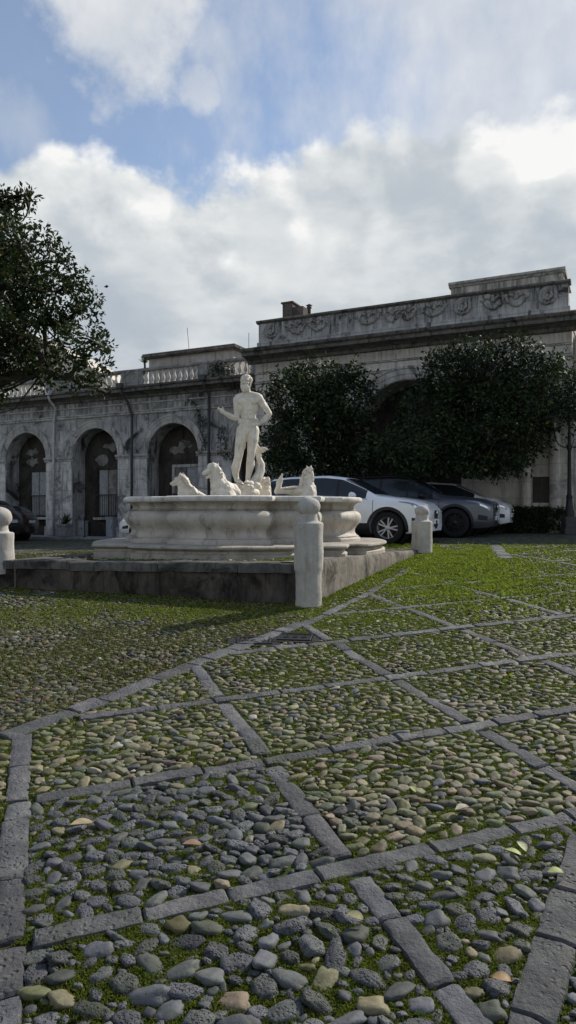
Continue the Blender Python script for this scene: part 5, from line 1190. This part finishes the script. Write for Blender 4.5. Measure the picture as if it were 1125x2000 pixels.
# clipped hedge before the pavilion
def hedge():
    Y = 20.3; x0, x1 = at(985, Y), at(1104, Y); zb = gzf(x0, Y)-.05; h = zat(993, Y)-zb; t = thing('hedge', 'low clipped dark hedge between the small white car and the lamp post', 'hedge', ((x0+x1)/2, Y, zb), R(-10))
    g = np.random.default_rng(8); n = 900; W = (x1-x0)/2; p = np.c_[g.uniform(-W, W, n), g.uniform(-.35, .35, n), g.uniform(.03, h-.04, n)]; face = g.integers(0, 3, n)
    p[face == 0, 1] = -.35+g.normal(0, .02, (face == 0).sum()); p[face == 1, 2] = h-.06+g.normal(0, .025, (face == 1).sum())
    V, Fq, Cq = leaves_cloud(np.c_[p, np.full(n, .11)], .06, 16, 1, ((.012, .022, .008), (.03, .045, .016)), 9); np_mesh('foliage', V, Fq, M['leaf'], t, False, Cq)
    mb = MB()
    for k in range(10): xx = -W+2*W*(k+.5)/10; mb.tube([(xx, 0, 0), (xx+.03, 0, h*.6)], [.02, .012], 6)
    mb.build('stems', M['bark'], t)
hedge()
def lamp_post():
    Y = 19.0; x = at(1112, Y); z0 = gzf(x, Y)-.03; t = thing('street_lamp', 'dark cast iron lamp post on stone base at the right edge', 'street lamp', (x, Y, z0)); k = Y/F; Z = lambda py: zat(py, Y)-z0
    q = MB(); q.box(-.19, .19, -.19, .19, 0, Z(1030)); q.box(-.165, .165, -.165, .165, Z(1030)-.002, Z(1009)); q.build('base', M['pipe_dark'], t, False, .015)
    q = MB(); q.lathe([(.13, Z(1009)), (.125, Z(1000)), (.10, Z(994)), (.085, Z(980)), (.075, Z(974)), (.085, Z(972)), (.085, Z(968)), (.06, Z(966)), (.052, Z(940)), (.046, Z(880)), (.06, Z(878)), (.075, Z(874)), (.06, Z(870)), (.05, Z(866)), (.045, Z(850)), (.055, Z(846)), (.03, Z(842)), (.028, Z(815)), (.04, Z(812)), (.001, Z(800))], 20); q.build('post', M['iron'], t, 'auto')
    for s in (-1, 1):
        a = MB(); a.tube([(0, 0, Z(871)), (s*.14, 0, Z(874)), (s*.30, 0, Z(868)), (s*.40, 0, Z(855)), (s*.42, 0, Z(842))], .018, 8); a.tube([(s*.06, 0, Z(872)), (s*.14, 0, Z(858)), (s*.22, 0, Z(858)), (s*.2, 0, Z(866)), (s*.16, 0, Z(864))], .010, 6); ar = a.build('arm', M['iron'], t, True)
        l = MB(); l.lathe([(.04, Z(842)), (.09, Z(838)), (.075, Z(836))], 6, (s*.42, 0, 0)); l.lathe([(.14, Z(815)), (.15, Z(813)), (.06, Z(805)), (.03, Z(803)), (.001, Z(797))], 6, (s*.42, 0, 0))
        for i in range(6): an = math.pi/3*i; l.tube([(s*.42+.078*math.cos(an), .078*math.sin(an), Z(838)), (s*.42+.135*math.cos(an), .135*math.sin(an), Z(815))], .008, 5)
        lo = l.build('lantern', M['iron'], ar); g = MB(); g.lathe([(.07, Z(837)), (.125, Z(816))], 6, (s*.42, 0, 0)); g.build('lantern_glass', M['lamp_clear'], ar)
lamp_post()

def spiky(name, label, loc, n, L, w, seed, cat='plant', stem=.0, group=None):
    t = thing(name, label, cat, loc, 0, group); g = random.Random(seed); q = MB()
    for i in range(n):
        a = g.uniform(0, 6.28); e = g.uniform(.15, 1.35); l = L*g.uniform(.7, 1.15); d = Vector((math.cos(a)*math.cos(e), math.sin(a)*math.cos(e), math.sin(e))); sd = Vector((-math.sin(a), math.cos(a), 0))*w; p = Vector((0, 0, stem)); m = p+d*l*.5; tip = p+d*l+Vector((0, 0, -l*.12*math.cos(e)))
        q.add([p-sd*.6, p+sd*.6, m+sd, tip, m-sd], [(0, 1, 2, 4), (4, 2, 3)])
    c = np.array([[.03, .05, .02, 1]]*len(q.v)); c[:, :3] *= np.random.default_rng(seed).uniform(.6, 1.5, (len(q.v), 1))
    o = q.build('leaves', M['leaf'], t); a = o.data.color_attributes.new('tone', 'FLOAT_COLOR', 'POINT'); cc = np.tile([.03, .05, .022, 1.], (len(o.data.vertices), 1)); a.data.foreach_set('color', cc.astype(np.float32).ravel())
    if stem: q = MB(); q.tube([(0, 0, 0), (0, 0, stem)], [.05, .04], 8); q.build('stem', M['bark'], t, True)
    return t
x = lx(283, .2); w = lw(x, .2); spiky('yucca', 'small spiky yucca growing on the balustrade beside the hut', (w[0], w[1], 7.48), 34, .42, .022, 3, 'plant', .22)
# ivy: hanging on the cornice right of the balusters and down the pier by the statue
def ivy(name, label, pts, seed, leaf=.10, npl=40):
    g = np.random.default_rng(seed); cl = np.array([(*lw(lx(px, yy), yy), zat(py, lw(lx(px, yy), yy)[1]), r) for px, py, yy, r in pts]); base = Vector(cl[0, :3]); cl[:, :3] -= np.array(base)
    t = thing(name, label, 'climbing plant', base); V, Fq, Cq = leaves_cloud(cl, leaf, npl, 1, ((.014, .026, .010), (.04, .055, .02)), seed, .5); np_mesh('leaves', V, Fq, M['leaf'], t, False, Cq)
    q = MB(); q.tube([Vector(c[:3])+Vector((0, .05, 0)) for c in cl], .012, 5); q.build('stem', M['bark'], t)
ivy('ivy', 'dark creeper spilling over the balustrade above the statue head', [(410, 742, -.2, .3), (425, 733, -.2, .32), (440, 738, -.25, .34), (455, 742, -.25, .3), (470, 748, -.25, .28), (482, 740, -.25, .28), (430, 715, -.05, .22), (418, 720, -.05, .2), (448, 722, -.05, .2), (395, 748, -.2, .2)], 4, .11, 70)
ivy('ivy', 'thin creeper hanging down the wall left of the statue hand', [(372, 780, -.08, .16), (380, 786, -.08, .2), (386, 800, -.1, .14), (392, 815, -.1, .12), (396, 830, -.12, .14), (395, 850, -.14, .2), (398, 864, -.14, .16), (392, 880, -.14, .1)], 5, .09, 26)
ivy('ivy', 'creeper patch on the pier between the statue arm and its leg', [(432, 850, -.12, .15), (440, 862, -.14, .2), (428, 872, -.14, .2), (438, 884, -.16, .22), (446, 893, -.16, .16), (434, 838, -.1, .1)], 6, .09, 36)
ivy('weed_tuft', 'small weed tuft on the cornice above the second arch', [(250, 756, -.4, .13), (256, 760, -.4, .10), (244, 760, -.4, .08)], 7, .07, 40)
# planter, boxes and small things before the arcade
def front(px, py, yy): x = lx(px, yy); w = lw(x, yy); return w[0], w[1]
px_, py_ = front(127, 1050, -.75); t = spiky('potted_agave', 'square stone planter with spiky plant at the foot of the pier', (px_, py_, .562), 46, .62, .03, 12, 'potted plant'); 
for c_ in t.children: c_.location.z = .5
q = MB(); q.lathe([(.30, 0), (.33, .05), (.33, .42), (.37, .45), (.37, .53), (.30, .53), (.28, .46), (.001, .46)], 4, (0, 0, 0), Matrix.Rotation(FA+R(45), 4, 'Z')); q.build('pot', M['terracotta'], t, False, .01)
def boxthing(name, label, cat, px, w, h, mat, yy, d=.3):
    x, y = front(px, 0, yy); t = thing(name, label, cat, (x, y, .562), FA); q = MB(); q.box(-w/2, w/2, -d/2, d/2, 0, h); q.build('cabinet', M[mat], t, False, .015); q = MB(); q.box(-w/2-.03, w/2+.03, -d/2-.03, d/2+.03, h-.002, h+.04); q.build('lid', M[mat], t, False, .01)
    q = MB(); q.box(w*.3, w*.34, -d/2-.02, -d/2+.002, h*.45, h*.6); q.build('latch', M['iron'], t)
boxthing('utility_box', 'pale grey utility cabinet under the middle arch', 'utility box', 218, .36, .80, 'utility', -.15)
boxthing('utility_box', 'grey cabinet against the wall right of the planter', 'utility box', 157, .62, .62, 'pipe_grey', .45)
x, y = front(165, 0, -1.0); t = thing('iron_post', 'thin dark iron post standing on the pavement near the planter', 'post', (x, y, .562)); q = MB(); q.lathe([(.06, 0), (.06, .03), (.022, .05), (.022, .75), (.035, .77), (.03, .82), (.001, .84)], 12); q.build('post', M['iron'], t, True)

# cast drain covers and fallen leaves
def drain(px, py, rz, label):
    x, y = ground_pt(px, py); t = thing('drain_cover', label, 'drain cover', (x, y, gzf(x, y)-.009), rz, 'drain covers before the bollard')
    sl = math.atan(.0667); t.rotation_euler = (sl, 0, rz); q = MB(); w, d = .155, .125
    q.box(-w, w, -d, -d+.02, -.05, .016); q.box(-w, w, d-.02, d, -.05, .016); q.box(-w, -w+.02, -d+.02, d-.02, -.05, .016); q.box(w-.02, w, -d+.02, d-.02, -.05, .016); q.build('frame', M['iron'], t, False, .003)
    q = MB(); q.box(-w+.022, w-.022, -d+.022, d-.022, -.05, .008)
    for k in (-1, 0, 1): q.lathe([(.030, .007), (.030, .014), (.020, .015), (.018, .010), (.001, .010)], 14, (k*.082, 0, 0))
    for k in range(8): q.box(-w+.03+k*.034, -w+.042+k*.034, d-.05, d-.03, .007, .013); q.box(-w+.03+k*.034, -w+.042+k*.034, -d+.03, -d+.05, .007, .013)
    q.build('lid', M['iron'], t, False, .002)
    q = MB(); q.box(-w-.09, w+.09, -d-.06, -d-.002, -.05, .006); q.box(-w-.09, w+.09, d+.002, d+.06, -.05, .006); q.box(-w-.09, -w-.002, -d, d, -.05, .006); q.box(w+.002, w+.09, -d, d, -.05, .006); q.build('stone_surround', M['slab'], t, False, .006)
drain(496, 1251, R(2), 'left iron drain cover in its stone frame'); drain(577, 1244, R(-9), 'right iron drain cover in its stone frame, nearer the bollard')
def leaf(px, py, L, col, rz, label, up=.024):
    x, y = ground_pt(px, py); t = MB(); n = 8; vs = []
    for i in range(n+1):
        f = i/n; w = L*.26*math.sin(math.pi*f**.85)+.0008; zc = .010*math.sin(math.pi*f)+.006*f
        vs += [(-w, L*(f-.5), zc+.006), (0, L*(f-.5), zc), (w, L*(f-.5), zc+.006)]
    t.add(vs, [(i*3+k, (i+1)*3+k, (i+1)*3+k+1, i*3+k+1) for i in range(n) for k in (0, 1)])
    o = t.build('fallen_leaf', simple('fallen leaf '+label[:12], col, .6, sc=40, var=.3), None, True); o.location = (x, y, gzf(x, y)+up); o.rotation_euler = (random.uniform(-.05, .12), random.uniform(-.12, .12), rz); tag(o, label, 'leaf', 'fallen leaves on the cobbles')
leaf(1002, 1681, .075, (.24, .27, .09), R(70), 'pale green fallen leaf, the left one of a close pair near the right edge')
leaf(1018, 1668, .07, (.27, .29, .15), R(15), 'pale green fallen leaf, the upper right one of a close pair')
leaf(1086, 1720, .075, (.20, .23, .07), R(95), 'green fallen leaf below the close pair, by the right edge')
leaf(806, 1554, .06, (.25, .27, .09), R(20), 'yellow green leaf lying in the middle of the pale cobbles')
leaf(903, 1592, .085, (.26, .235, .18), R(120), 'dry crumpled beige leaf among the pale cobbles')
leaf(693, 1808, .075, (.20, .18, .09), R(60), 'olive leaf beside the pitted paving slab')
leaf(980, 1932, .07, (.24, .15, .06), R(80), 'orange brown leaf close to the bottom right corner')
leaf(376, 1664, .09, (.17, .10, .06), R(110), 'reddish brown leaf on the dark cobbles at the left')
leaf(160, 1622, .11, (.25, .20, .12), R(130), 'long straw coloured leaf on the dark cobbles at the far left')
